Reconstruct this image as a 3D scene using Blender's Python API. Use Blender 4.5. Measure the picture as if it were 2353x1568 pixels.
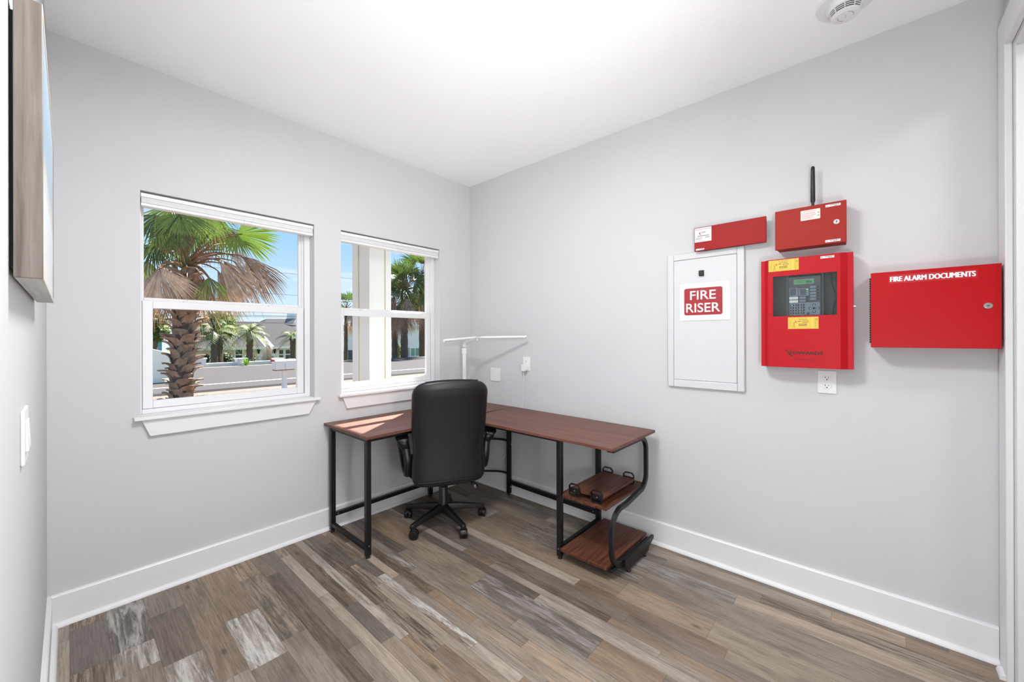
import bpy, bmesh, math, random
from mathutils import Vector, Matrix
random.seed(7)
SC = bpy.context.scene
COL = SC.collection
for o in list(bpy.data.objects): bpy.data.objects.remove(o)
R_ = math.radians

# ------------------------------------------------------------------ camera
CAM = Vector((-2.5216, -2.7899, 1.33)); FPX = 914.13; CXP = 1176.5; HYP = 772.0
AZ = 0.7311; PITCH = 0.0006; ROLL = -0.0026
_F = Vector((math.cos(AZ)*math.cos(PITCH), math.sin(AZ)*math.cos(PITCH), math.sin(PITCH)))
_R0 = Vector((math.sin(AZ), -math.cos(AZ), 0)); _U0 = _R0.cross(_F)
_R = _R0*math.cos(ROLL) + _U0*math.sin(ROLL); _U = _U0*math.cos(ROLL) - _R0*math.sin(ROLL)
cd = bpy.data.cameras.new('camera'); cam = bpy.data.objects.new('camera', cd); COL.objects.link(cam)
M3 = Matrix((( _R.x, _U.x, -_F.x), (_R.y, _U.y, -_F.y), (_R.z, _U.z, -_F.z)))
cam.matrix_world = Matrix.Translation(CAM) @ M3.to_4x4()
cd.sensor_fit = 'HORIZONTAL'; cd.sensor_width = 36.0; cd.lens = 36.0*FPX/2353.0
cd.shift_y = -(784.0-HYP)/2353.0
cd.clip_start = 0.01; cd.clip_end = 500
SC.camera = cam

def pray(px, py):
    return _F + _R*((px-CXP)/FPX) + _U*((HYP-py)/FPX)
def atY(px, py, Y):
    "measured point of the photograph -> the point of the plane y=Y it shows"
    d = pray(px, py); t = (Y-CAM.y)/d.y; return CAM + d*t
def atZ(px, py, Z):
    d = pray(px, py); t = (Z-CAM.z)/d.z; return CAM + d*t
def atD(px, py, D):
    return CAM + pray(px, py)*D

# ------------------------------------------------------------------ view, world, sun, lights
vs = SC.view_settings
SC.display_settings.display_device = 'sRGB'
vs.view_transform = 'Standard'; vs.look = 'None'; vs.gamma = 1.0; vs.use_curve_mapping = False
vs.exposure = 0.0
def lin(c):
    out = []
    for v in c[:3]:
        v = v/255.0
        out.append(v/12.92 if v <= 0.04045 else ((v+0.055)/1.055)**2.4)
    return tuple(out) + (1.0,)

world = bpy.data.worlds.new('sky'); SC.world = world; world.use_nodes = True
wn = world.node_tree; wn.nodes.clear()
def N(nt, t, **kw):
    n = nt.nodes.new(t)
    for k, v in kw.items():
        if k in ('operation', 'blend_type', 'data_type', 'noise_dimensions', 'wave_type', 'bands_direction', 'vector_type',
                 'distribution', 'attribute_name', 'attribute_type', 'feature', 'interpolation_type', 'wave_profile'):
            setattr(n, k, v)
        else:
            n.inputs[k].default_value = v
    return n
def ramp(nt, stops, interp='LINEAR'):
    n = nt.nodes.new('ShaderNodeValToRGB'); n.color_ramp.interpolation = interp
    e = n.color_ramp.elements
    e[0].position, e[0].color = stops[0][0], stops[0][1]
    e[1].position, e[1].color = stops[-1][0], stops[-1][1]
    for p, c in stops[1:-1]:
        x = e.new(p); x.color = c
    return n
tc = N(wn, 'ShaderNodeTexCoord'); sep = N(wn, 'ShaderNodeSeparateXYZ'); wn.links.new(tc.outputs['Generated'], sep.inputs[0])
rp = ramp(wn, [(0.0, lin((225, 238, 248))), (0.06, lin((208, 232, 252))), (0.22, lin((160, 206, 250))), (0.55, lin((110, 170, 238))), (1.0, lin((84, 146, 224)))])
wn.links.new(sep.outputs['Z'], rp.inputs[0])
mp = N(wn, 'ShaderNodeMapping'); mp.inputs['Scale'].default_value = (2.0, 2.0, 9.0); wn.links.new(tc.outputs['Generated'], mp.inputs[0])
nz = N(wn, 'ShaderNodeTexNoise', Scale=1.7, Detail=6.0, Roughness=0.6); wn.links.new(mp.outputs[0], nz.inputs['Vector'])
cr = ramp(wn, [(0.52, (0, 0, 0, 1)), (0.72, (0.75, 0.75, 0.75, 1))]); wn.links.new(nz.outputs['Fac'], cr.inputs[0])
mx = N(wn, 'ShaderNodeMixRGB'); mx.inputs['Color2'].default_value = (0.93, 0.96, 1.0, 1)
wn.links.new(cr.outputs[0], mx.inputs['Fac']); wn.links.new(rp.outputs[0], mx.inputs['Color1'])
bg = N(wn, 'ShaderNodeBackground', Strength=1.15); wn.links.new(mx.outputs[0], bg.inputs[0])
wo = N(wn, 'ShaderNodeOutputWorld'); wn.links.new(bg.outputs[0], wo.inputs[0])

sl = bpy.data.lights.new('sun', 'SUN'); sl.energy = 27.0; sl.angle = R_(0.6); sl.color = (1.0, 0.95, 0.87)
sun = bpy.data.objects.new('sun', sl); COL.objects.link(sun)
SUN_DIR = Vector((-0.82, -0.57, -1.14)).normalized()   # read off the sun patch on the desk
sun.rotation_euler = SUN_DIR.to_track_quat('-Z', 'Y').to_euler(); sun.location = (6, 25, 30)

def area(name, loc, target, size, power, color=(1, 1, 1), size_y=None, parent=None, spread=180):
    l = bpy.data.lights.new(name, 'AREA'); l.energy = power; l.color = color
    l.shape = 'DISK' if size_y is None else 'RECTANGLE'; l.size = size
    if size_y: l.size_y = size_y
    l.spread = R_(spread)
    o = bpy.data.objects.new(name, l); COL.objects.link(o)
    o.location = loc; o.rotation_euler = (Vector(target)-Vector(loc)).to_track_quat('-Z', 'Y').to_euler()
    return o
# fill lamps added out of view in room and hallway (fixtures built further down)
LAMP_A = (-1.85, -1.78, 2.734); LAMP_H = (-0.9, -4.0, 2.734)
UP_POS = Vector((-2.02, -3.04, 1.62)); UP_AIM = Vector((-0.60, -0.60, 2.734))     # uplight added unseen behind the camera to fill the ceiling
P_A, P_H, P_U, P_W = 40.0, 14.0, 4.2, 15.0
GLOBE_E = 48.0                                             # glow of the added globe, fill for the lower walls
area('added_ceiling_bulb', (LAMP_A[0], LAMP_A[1], 2.655), (LAMP_A[0], LAMP_A[1], 0), 0.46, P_A, (0.975, 0.988, 1.0))
area('added_hallway_bulb', (LAMP_H[0], LAMP_H[1], 2.655), (LAMP_H[0], LAMP_H[1], 0), 0.36, P_H, (0.975, 0.988, 1.0))
area('fill_uplight', UP_POS, UP_AIM, 0.24, P_U, (0.975, 0.988, 1.0), spread=70)
area('fill_uplight_wide', UP_POS, (-1.5, -1.6, 2.734), 0.24, P_W, (0.975, 0.988, 1.0), spread=150)

# ------------------------------------------------------------------ materials
MATS = {}
def new_mat(name):
    m = bpy.data.materials.new(name); m.use_nodes = True; m.node_tree.nodes.clear(); return m, m.node_tree
def mat(name, rgb, rough=0.5, metal=0.0, spec=0.5, var=0.0, vscale=20.0, bump=0.0, bscale=200.0, stretch=(1, 1, 1), rgb2=None, emit=None, estr=0.0, coat=0.0, trans=0.0, tone=None):
    if name in MATS: return MATS[name]
    m, nt = new_mat(name)
    b = N(nt, 'ShaderNodeBsdfPrincipled', Roughness=rough, Metallic=metal)
    b.inputs['Specular IOR Level'].default_value = spec
    b.inputs['Base Color'].default_value = lin(rgb)
    if coat: b.inputs['Coat Weight'].default_value = coat; b.inputs['Coat Roughness'].default_value = 0.15
    o = N(nt, 'ShaderNodeOutputMaterial'); nt.links.new(b.outputs[0], o.inputs[0])
    t = N(nt, 'ShaderNodeTexCoord'); mp = N(nt, 'ShaderNodeMapping'); mp.inputs['Scale'].default_value = stretch
    nt.links.new(t.outputs['Object'], mp.inputs[0])
    if var or rgb2:
        n = N(nt, 'ShaderNodeTexNoise', Scale=vscale, Detail=5.0, Roughness=0.6); nt.links.new(mp.outputs[0], n.inputs['Vector'])
        if rgb2: c0, c1 = lin(rgb), lin(rgb2)
        else:
            c = lin(rgb); c0 = tuple(v*(1-var) for v in c[:3])+(1,); c1 = tuple(min(1, v*(1+var)) for v in c[:3])+(1,)
        r = ramp(nt, [(0.3, c0), (0.7, c1)]); nt.links.new(n.outputs['Fac'], r.inputs[0]); nt.links.new(r.outputs[0], b.inputs['Base Color'])
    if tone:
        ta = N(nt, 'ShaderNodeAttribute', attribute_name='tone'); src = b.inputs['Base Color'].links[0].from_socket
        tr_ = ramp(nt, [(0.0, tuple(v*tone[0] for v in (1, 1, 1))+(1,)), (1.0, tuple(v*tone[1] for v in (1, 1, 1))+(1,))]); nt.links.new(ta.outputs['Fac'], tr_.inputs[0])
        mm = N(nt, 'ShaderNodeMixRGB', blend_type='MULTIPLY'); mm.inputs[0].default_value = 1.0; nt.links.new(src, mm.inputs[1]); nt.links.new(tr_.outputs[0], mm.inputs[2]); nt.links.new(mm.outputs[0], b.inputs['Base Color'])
    if bump:
        n2 = N(nt, 'ShaderNodeTexNoise', Scale=bscale, Detail=3.0); nt.links.new(mp.outputs[0], n2.inputs['Vector'])
        bp = N(nt, 'ShaderNodeBump', Strength=bump, Distance=0.002); nt.links.new(n2.outputs['Fac'], bp.inputs['Height']); nt.links.new(bp.outputs[0], b.inputs['Normal'])
    if emit:
        b.inputs['Emission Color'].default_value = lin(emit); b.inputs['Emission Strength'].default_value = estr
    if trans:
        tr = N(nt, 'ShaderNodeBsdfTranslucent'); tr.inputs['Color'].default_value = lin(rgb2 or rgb)
        ms = N(nt, 'ShaderNodeMixShader'); ms.inputs[0].default_value = trans
        nt.links.new(b.outputs[0], ms.inputs[1]); nt.links.new(tr.outputs[0], ms.inputs[2]); nt.links.new(ms.outputs[0], o.inputs[0])
    MATS[name] = m; return m
def glass_mat(name, tint=(1, 1, 1), refl=1.0, rough=0.0):
    if name in MATS: return MATS[name]
    m, nt = new_mat(name)
    t = N(nt, 'ShaderNodeBsdfTransparent'); t.inputs[0].default_value = tint+(1,)
    g = N(nt, 'ShaderNodeBsdfGlossy', Roughness=rough); g.inputs['Color'].default_value = (1, 1, 1, 1)
    f = N(nt, 'ShaderNodeLayerWeight', Blend=0.5)
    pw = N(nt, 'ShaderNodeMath', operation='POWER'); pw.inputs[1].default_value = 5.0; nt.links.new(f.outputs['Facing'], pw.inputs[0])
    mu = N(nt, 'ShaderNodeMath', operation='MULTIPLY_ADD'); mu.inputs[1].default_value = 0.9*refl; mu.inputs[2].default_value = 0.04*refl; nt.links.new(pw.outputs[0], mu.inputs[0])
    ms = N(nt, 'ShaderNodeMixShader'); nt.links.new(mu.outputs[0], ms.inputs[0]); nt.links.new(t.outputs[0], ms.inputs[1]); nt.links.new(g.outputs[0], ms.inputs[2])
    o = N(nt, 'ShaderNodeOutputMaterial'); nt.links.new(ms.outputs[0], o.inputs[0])
    MATS[name] = m; return m
def wood_mat(name, dark, mid, light, rough=0.4, axis='Y', scale=1.0, spec=0.4):
    m, nt = new_mat(name)
    b = N(nt, 'ShaderNodeBsdfPrincipled', Roughness=rough); b.inputs['Specular IOR Level'].default_value = spec
    o = N(nt, 'ShaderNodeOutputMaterial'); nt.links.new(b.outputs[0], o.inputs[0])
    t = N(nt, 'ShaderNodeTexCoord'); mp = N(nt, 'ShaderNodeMapping')
    s = {'X': (2.2, 55, 55), 'Y': (55, 2.2, 55), 'Z': (55, 55, 2.2)}[axis]
    mp.inputs['Scale'].default_value = tuple(v*scale for v in s)
    nt.links.new(t.outputs['Object'], mp.inputs[0])
    n1 = N(nt, 'ShaderNodeTexNoise', Scale=1.0, Detail=7.0, Roughness=0.62, Distortion=0.35); nt.links.new(mp.outputs[0], n1.inputs['Vector'])
    r = ramp(nt, [(0.34, lin(dark)), (0.5, lin(mid)), (0.68, lin(light))]); nt.links.new(n1.outputs['Fac'], r.inputs[0])
    nt.links.new(r.outputs[0], b.inputs['Base Color'])
    bp = N(nt, 'ShaderNodeBump', Strength=0.12, Distance=0.001); nt.links.new(n1.outputs['Fac'], bp.inputs['Height']); nt.links.new(bp.outputs[0], b.inputs['Normal'])
    MATS[name] = m; return m

mat('wall_paint', (203, 203, 204), 0.6, spec=0.25, bump=0.10, bscale=160, var=0.008, vscale=2.0)
mat('ceiling_paint', (249, 249, 249), 0.75, spec=0.2, bump=0.55, bscale=120)
mat('trim_paint', (226, 226, 227), 0.35, spec=0.4)
mat('vinyl_white', (224, 224, 225), 0.3, spec=0.45)
mat('shade_fabric', (212, 212, 213), 0.6)
mat('plastic_white', (228, 228, 228), 0.3, spec=0.5)
mat('slot_dark', (30, 30, 30), 0.6)
mat('black_metal', (15, 15, 16), 0.42, spec=0.4, bump=0.05, bscale=400)
mat('black_plastic', (14, 14, 15), 0.38, spec=0.5)
mat('black_leather', (18, 18, 19), 0.36, spec=0.5, bump=0.18, bscale=320)
mat('black_stitch', (14, 14, 14), 0.5)
mat('chrome', (215, 215, 215), 0.18, metal=1.0)
mat('steel_screw', (190, 190, 190), 0.3, metal=1.0)
mat('red_enamel', (178, 15, 27), 0.45, spec=0.22, bump=0.06, bscale=500)
mat('red_satin', (152, 25, 23), 0.5, spec=0.22, bump=0.06, bscale=500)
mat('red_sign', (160, 36, 42), 0.45)
mat('red_band', (178, 7, 19), 0.3)
mat('red_crimson', (174, 2, 14), 0.42, spec=0.2, bump=0.05, bscale=500)
mat('paper_white', (226, 226, 227), 0.6)
mat('paper_yellow', (226, 192, 78), 0.55)
mat('ink_black', (28, 26, 24), 0.6)
mat('ink_grey', (130, 128, 125), 0.6)
mat('ink_olive', (120, 100, 40), 0.6)
mat('ink_red', (190, 32, 36), 0.6)
mat('ink_blue', (28, 60, 110), 0.6)
mat('panel_white', (208, 209, 210), 0.35, spec=0.4)
mat('panel_dark', (52, 56, 58), 0.5)
mat('panel_grey', (72, 76, 80), 0.45)
mat('key_plate', (120, 134, 150), 0.45)
mat('key_dark', (34, 36, 38), 0.4)
mat('key_white', (220, 222, 226), 0.45)
mat('lcd_green', (92, 150, 96), 0.3, emit=(92, 160, 100), estr=0.25)
mat('lcd_dark', (40, 112, 64), 0.3)
mat('led_green', (160, 230, 120), 0.3, emit=(160, 230, 110), estr=1.0)
glass_mat('window_glass', (0.985, 0.992, 0.99), 0.12)
glass_mat('panel_glass', (0.86, 0.88, 0.88), 0.5)
wood_mat('walnut_top_y', (86, 52, 42), (106, 66, 54), (122, 80, 66), 0.42, 'Y', spec=0.3)
wood_mat('walnut_top_x', (86, 52, 42), (106, 66, 54), (122, 80, 66), 0.42, 'X', spec=0.3)
wood_mat('walnut_shelf', (54, 28, 19), (88, 49, 35), (116, 72, 53), 0.38, 'X', scale=1.3, spec=0.3)
wood_mat('frame_wood', (96, 86, 79), (120, 109, 101), (138, 127, 119), 0.55, 'Z', scale=1.6)
wood_mat('frame_wood_pale', (176, 170, 162), (192, 186, 178), (206, 200, 192), 0.5, 'Y', scale=1.6)
mat('gap_shadow_black', (30, 32, 34), 0.5)
mat('stucco_cream', (232, 230, 224), 0.8, bump=0.1, bscale=60)

# ------------------------------------------------------------------ mesh building
class MB:
    def __init__(s): s.v = []; s.f = []; s.tone = None
    def add(s, vs, fs):
        k = len(s.v); s.v += [Vector(p) for p in vs]; s.f += [tuple(i+k for i in f) for f in fs]; return s
    def box(s, x0, x1, y0, y1, z0, z1):
        x0, x1 = min(x0, x1), max(x0, x1); y0, y1 = min(y0, y1), max(y0, y1); z0, z1 = min(z0, z1), max(z0, z1)
        return s.add([(x0,y0,z0),(x1,y0,z0),(x1,y1,z0),(x0,y1,z0),(x0,y0,z1),(x1,y0,z1),(x1,y1,z1),(x0,y1,z1)],
              [(0,3,2,1),(4,5,6,7),(0,1,5,4),(1,2,6,5),(2,3,7,6),(3,0,4,7)])
    def obox(s, c, ax, ay, az):
        "oriented box: centre and three half-axis vectors"
        c = Vector(c); ax, ay, az = Vector(ax), Vector(ay), Vector(az)
        p = [c-ax-ay-az, c+ax-ay-az, c+ax+ay-az, c-ax+ay-az, c-ax-ay+az, c+ax-ay+az, c+ax+ay+az, c-ax+ay+az]
        return s.add(p, [(0,3,2,1),(4,5,6,7),(0,1,5,4),(1,2,6,5),(2,3,7,6),(3,0,4,7)])
    def rings(s, rs, cap=True, closed=False):
        n = len(rs[0]); k = len(s.v)
        for r in rs: s.v += [Vector(p) for p in r]
        m = len(rs)
        for i in range(m if closed else m-1):
            a, b = k+i*n, k+((i+1) % m)*n
            for j in range(n):
                s.f.append((a+j, a+(j+1) % n, b+(j+1) % n, b+j))
        if cap and not closed:
            s.f.append(tuple(k+j for j in range(n))[::-1]); s.f.append(tuple(k+(m-1)*n+j for j in range(n)))
        return s
    def cyl(s, p0, p1, r0, r1=None, n=16):
        r1 = r0 if r1 is None else r1
        p0, p1 = Vector(p0), Vector(p1); d = (p1-p0).normalized()
        a = d.orthogonal().normalized(); b = d.cross(a)
        ring = lambda p, r: [p+a*(r*math.cos(2*math.pi*i/n))+b*(r*math.sin(2*math.pi*i/n)) for i in range(n)]
        return s.rings([ring(p0, r0), ring(p1, r1)])
    def lathe(s, c, prof, n=24, axis='Z', sgn=1):
        "profile of (radius, height) around an axis through c"
        c = Vector(c); rs = []
        for r, h in prof:
            ring = []
            for i in range(n):
                a = 2*math.pi*i/n; u, v = max(r, 1e-5)*math.cos(a), max(r, 1e-5)*math.sin(a); h2 = h*sgn
                ring.append(c + (Vector((u, v, h2)) if axis == 'Z' else Vector((h2, u, v)) if axis == 'X' else Vector((v, h2, u))))
            rs.append(ring)
        return s.rings(rs)
    def tube(s, pts, r, n=8, closed=False, up=None, rect=None):
        "sweep a round (or rectangular: rect=(half width, half height)) section along points"
        pts = [Vector(p) for p in pts]; m = len(pts); rs = []
        prev = None
        for i, p in enumerate(pts):
            if closed: t = pts[(i+1) % m]-pts[i-1]
            else: t = pts[min(i+1, m-1)]-pts[max(i-1, 0)]
            t.normalize()
            if up is not None: a = Vector(up).cross(t)
            elif prev is None: a = t.orthogonal()
            else: a = prev - t*prev.dot(t)
            a.normalize(); prev = a; b = t.cross(a)
            rr = r[i] if isinstance(r, (list, tuple)) else r
            if rect: 
                w, h = rect
                rs.append([p+a*w+b*h, p-a*w+b*h, p-a*w-b*h, p+a*w-b*h])
            else:
                rs.append([p+a*(rr*math.cos(2*math.pi*j/n))+b*(rr*math.sin(2*math.pi*j/n)) for j in range(n)])
        return s.rings(rs, closed=closed)
    def prism(s, poly, axis, d0, d1):
        "extrude a 2D outline; axis X: (y,z), Y: (x,z), Z: (x,y)"
        def P(u, v, d): return {'X': (d, u, v), 'Y': (u, d, v), 'Z': (u, v, d)}[axis]
        return s.rings([[P(u, v, d0) for u, v in poly], [P(u, v, d1) for u, v in poly]])
    def ball(s, c, rx, ry=None, rz=None, nu=16, nv=10):
        ry = rx if ry is None else ry; rz = rx if rz is None else rz; c = Vector(c); rs = []
        for i in range(nv+1):
            t = math.pi*i/nv; q = max(math.sin(t), 1e-4)
            rs.append([c+Vector((rx*q*math.cos(2*math.pi*j/nu), ry*q*math.sin(2*math.pi*j/nu), -rz*math.cos(t))) for j in range(nu)])
        return s.rings(rs)
    def build(s, name, m, parent=None, bevel=0.0, smooth=None, segs=2, fix=True):
        me = bpy.data.meshes.new(name)
        inv = None
        r = parent
        while r is not None and r.parent is not None: r = r.parent
        if r is not None: inv = (Matrix.Translation(r.location) @ r.rotation_euler.to_matrix().to_4x4()).inverted()
        vs = [inv @ p for p in s.v] if inv else s.v
        me.from_pydata([tuple(p) for p in vs], [], s.f); me.update()
        if fix:
            bm = bmesh.new(); bm.from_mesh(me); bmesh.ops.recalc_face_normals(bm, faces=bm.faces); bm.to_mesh(me); bm.free()
        if s.tone:
            ta = me.attributes.new('tone', 'FLOAT', 'POINT')
            for i, q in enumerate(s.tone): ta.data[i].value = q
        me.materials.append(MATS[m] if isinstance(m, str) else m)
        o = bpy.data.objects.new(name, me); COL.objects.link(o)
        if parent is not None: o.parent = parent
        if bevel:
            b = o.modifiers.new('bevel', 'BEVEL'); b.width = bevel; b.segments = segs; b.limit_method = 'ANGLE'; b.angle_limit = R_(40)
        if smooth is None: smooth = 35
        if smooth:
            for p in me.polygons: p.use_smooth = True
            me.set_sharp_from_angle(angle=R_(smooth))
        return o
def tag(o, label=None, cat=None, group=None, kind=None):
    if label: o['label'] = label
    if cat: o['category'] = cat
    if group: o['group'] = group
    if kind: o['kind'] = kind
    return o
def thing(name, label, cat, loc=(0, 0, 0), rz=0.0, group=None, kind=None):
    o = bpy.data.objects.new(name, None); COL.objects.link(o); o.empty_display_size = 0.05
    o.location = loc; o.rotation_euler = (0, 0, rz); return tag(o, label, cat, group, kind)
def arc(c, r, a0, a1, n=8):
    return [(c[0]+r*math.cos(R_(a0+(a1-a0)*i/n)), c[1]+r*math.sin(R_(a0+(a1-a0)*i/n))) for i in range(n+1)]
def rrect(x0, x1, y0, y1, r, n=5):
    return arc((x1-r, y0+r), r, -90, 0, n)+arc((x1-r, y1-r), r, 0, 90, n)+arc((x0+r, y1-r), r, 90, 180, n)+arc((x0+r, y0+r), r, 180, 270, n)

_tc = {}
def text_geo(body, offset=0.0, shear=0.0):
    k = (body, offset, shear)
    if k in _tc: return _tc[k]
    cu = bpy.data.curves.new('lettering', 'FONT'); cu.body = body; cu.size = 1.0; cu.offset = offset; cu.shear = shear
    cu.resolution_u = 4
    ob = bpy.data.objects.new('lettering', cu); COL.objects.link(ob)
    dg = bpy.context.evaluated_depsgraph_get(); me = bpy.data.meshes.new_from_object(ob.evaluated_get(dg))
    vs = [(v.co.x, v.co.y) for v in me.vertices]; fs = [tuple(p.vertices) for p in me.polygons]
    bpy.data.objects.remove(ob); bpy.data.curves.remove(cu); bpy.data.meshes.remove(me)
    _tc[k] = (vs, fs); return _tc[k]
def text_on_x(mb, body, X, y0, y1, z0, z1, offset=0.0, shear=0.0, rot=False):
    "lettering lying on the plane x=X facing -x: y0 is its left end (viewer's left), y1 its right end"
    vs, fs = text_geo(body, offset, shear)
    a0, a1 = min(v[0] for v in vs), max(v[0] for v in vs); b0, b1 = min(v[1] for v in vs), max(v[1] for v in vs)
    out = []
    for u, v in vs:
        s, t = (u-a0)/(a1-a0), (v-b0)/(b1-b0)
        if rot: s, t = 1-t, s
        out.append((X, y0+(y1-y0)*s, z0+(z1-z0)*t))
    return mb.add(out, [f[::-1] for f in fs])

# ================================================================== THE ROOM
XL, YN, H = -2.588, -3.199, 2.734            # left wall, door wall, ceiling; window wall is y=0, alarm wall is x=0
def struct(name, mb, m, label=None, **k):
    o = mb.build(name, m, **k); tag(o, label, None, None, 'structure'); return o

WINS = [(-2.274, -1.411), (-1.228, -0.358)]; ZB, ZT = 0.902, 2.088
w = MB()
WT = 0.15
xs = [XL-0.15, WINS[0][0], WINS[0][1], WINS[1][0], WINS[1][1], 0.15]
w.box(xs[0], xs[1], 0, WT, -0.1, H+0.1); w.box(xs[2], xs[3], 0, WT, -0.1, H+0.1); w.box(xs[4], xs[5], 0, WT, -0.1, H+0.1)
for a, b in WINS:
    w.box(a, b, 0, WT, -0.1, ZB); w.box(a, b, 0, WT, ZT, H+0.1)
struct('wall_far', w, 'wall_paint', 'pale grey wall with the two windows')
struct('wall_right', MB().box(0, 0.12, YN-0.12, 0, -0.1, H+0.1), 'wall_paint', 'pale grey wall with the red fire alarm cabinets')
struct('wall_left', MB().box(XL-0.12, XL, YN-0.12, 0, -0.1, H+0.1), 'wall_paint', 'bright wall at the left edge with the picture')
DX0, DX1, DZ = -1.06, -0.138, 2.43
w = MB(); w.box(XL, DX0, YN-0.12, YN, -0.1, H+0.1); w.box(DX1, 0, YN-0.12, YN, -0.1, H+0.1); w.box(DX0, DX1, YN-0.12, YN, DZ, H+0.1)
struct('wall_near', w, 'wall_paint', 'wall at the right edge with the white doorway')
struct('ceiling', MB().box(XL-0.1, 0.1, YN-0.1, 0.1, H, H+0.1), 'ceiling_paint', 'white textured ceiling')

# hallway beyond the doorway
w = MB(); w.box(-1.7, -1.6, -5.0, YN-0.12, -0.1, H+0.1); w.box(0.3, 0.4, -5.0, YN-0.12, -0.1, H+0.1); w.box(-1.7, 0.4, -5.1, -5.0, -0.1, H+0.1)
w.box(0.12, 0.3, YN-0.14, YN-0.12, -0.1, H+0.1)
struct('wall_hallway', w, 'wall_paint', 'hallway walls beyond the doorway')
struct('ceiling_hallway', MB().box(-1.7, 0.4, -5.1, YN-0.1, H, H+0.1), 'ceiling_paint')

# floor: vinyl planks running along y, one quad each, with random per-plank attributes
def make_floor():
    rnd = random.Random(11)
    vs, fs, col, uv = [], [], [], []
    def quad(x0, x1, y0, y1, c):
        k = len(vs); vs.extend([(x0, y0, 0), (x1, y0, 0), (x1, y1, 0), (x0, y1, 0)]); fs.append((k, k+1, k+2, k+3))
        col.append(c); uv.append([(0, 0), (x1-x0, 0), (x1-x0, y1-y0), (0, y1-y0)])
    x = -2.70; first = True
    special = {}
    edges = [-2.70, -2.52, -2.404, -2.27, -2.14, -2.04, -1.905, -1.80]
    while edges[-1] < 0.42:
        pw = rnd.choice([0.18, 0.18, 0.15]); s = rnd.choice([1, 2, 2, 3, 3])
        cuts = sorted(rnd.uniform(0.25, 0.75) for _ in range(s-1)) if s < 3 else [rnd.uniform(0.28, 0.38), rnd.uniform(0.6, 0.72)]
        x0 = edges[-1]
        edges += [x0+pw*c for c in cuts]+[x0+pw]
    for i in range(len(edges)-1):
        a, b = edges[i], edges[i+1]
        y = -5.1 + rnd.uniform(0, 0.8); ys = [-5.1, y]
        while ys[-1] < 0.1:
            ys.append(ys[-1]+rnd.choice([rnd.uniform(0.22, 0.5), rnd.uniform(0.5, 1.2), rnd.uniform(0.6, 1.2)]))
        ys[-1] = 0.1
        if i == 2: ys = [-5.1, -3.4, -2.4, -1.2, -0.62, -0.44, 0.1]
        if i == 5: ys = [-5.1, -3.9, -2.6, -1.6, -0.96, -0.56, 0.1]
        for j in range(len(ys)-1):
            t = rnd.random(); d = rnd.random(); h = rnd.random()
            if d > 0.94 and ys[j+1]-ys[j] > 0.8: d = 0.7
            if i == 2 and j == 4: t, d, h = 0.75, 0.99, 0.1
            if i == 5 and j == 4: t, d, h = 0.85, 1.0, 0.15
            quad(a, b, ys[j], ys[j+1], (t, d, h, 1.0))
    me = bpy.data.meshes.new('floor'); me.from_pydata(vs, [], fs)
    ca = me.color_attributes.new('plank', 'FLOAT_COLOR', 'CORNER'); ul = me.uv_layers.new(name='plank_uv')
    for p in me.polygons:
        for q, li in enumerate(p.loop_indices):
            ca.data[li].color = col[p.index]; ul.data[li].uv = uv[p.index][q]
    m, nt = new_mat('vinyl_planks'); L = nt.links.new
    b = N(nt, 'ShaderNodeBsdfPrincipled', Roughness=0.42); b.inputs['Specular IOR Level'].default_value = 0.4
    o = N(nt, 'ShaderNodeOutputMaterial'); L(b.outputs[0], o.inputs[0])
    at = N(nt, 'ShaderNodeAttribute', attribute_name='plank'); sp = N(nt, 'ShaderNodeSeparateColor'); L(at.outputs['Color'], sp.inputs[0])
    tcn = N(nt, 'ShaderNodeTexCoord'); cmb = N(nt, 'ShaderNodeCombineXYZ')
    mul = N(nt, 'ShaderNodeMath', operation='MULTIPLY'); mul.inputs[1].default_value = 37.0; L(sp.outputs[0], mul.inputs[0])
    mul2 = N(nt, 'ShaderNodeMath', operation='MULTIPLY'); mul2.inputs[1].default_value = 53.0; L(sp.outputs[2], mul2.inputs[0])
    L(mul.outputs[0], cmb.inputs[0]); L(mul2.outputs[0], cmb.inputs[1]); L(mul.outputs[0], cmb.inputs[2])
    va = N(nt, 'ShaderNodeVectorMath', operation='ADD'); L(tcn.outputs['Object'], va.inputs[0]); L(cmb.outputs[0], va.inputs[1])
    def noise(scale, sx, sy, detail=6.0, rough=0.6, dist=0.0):
        mpn = N(nt, 'ShaderNodeMapping'); mpn.inputs['Scale'].default_value = (sx, sy, 1); L(va.outputs[0], mpn.inputs[0])
        n = N(nt, 'ShaderNodeTexNoise', Scale=scale, Detail=detail, Roughness=rough, Distortion=dist); L(mpn.outputs[0], n.inputs['Vector']); return n
    base = ramp(nt, [(0.0, lin((112, 102, 95))), (0.2, lin((128, 117, 107))), (0.45, lin((143, 130, 118))), (0.65, lin((152, 138, 123))), (0.85, lin((163, 150, 137))), (1.0, lin((176, 165, 154)))])
    L(sp.outputs[0], base.inputs[0])
    hue = N(nt, 'ShaderNodeMixRGB', blend_type='MULTIPLY'); hr = ramp(nt, [(0, lin((246, 249, 255))), (0.55, lin((252, 250, 248))), (1, lin((255, 241, 226)))]); L(sp.outputs[2], hr.inputs[0])
    hue.inputs[0].default_value = 1.0; L(base.outputs[0], hue.inputs[1]); L(hr.outputs[0], hue.inputs[2])
    # fine grain
    g = noise(1.0, 130, 8, 8.0, 0.75, 0.8); gr = ramp(nt, [(0.34, (0.46, 0.44, 0.42, 1)), (0.47, (0.92, 0.91, 0.90, 1)), (0.7, (1.2, 1.19, 1.17, 1))]); L(g.outputs['Fac'], gr.inputs[0])
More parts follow.
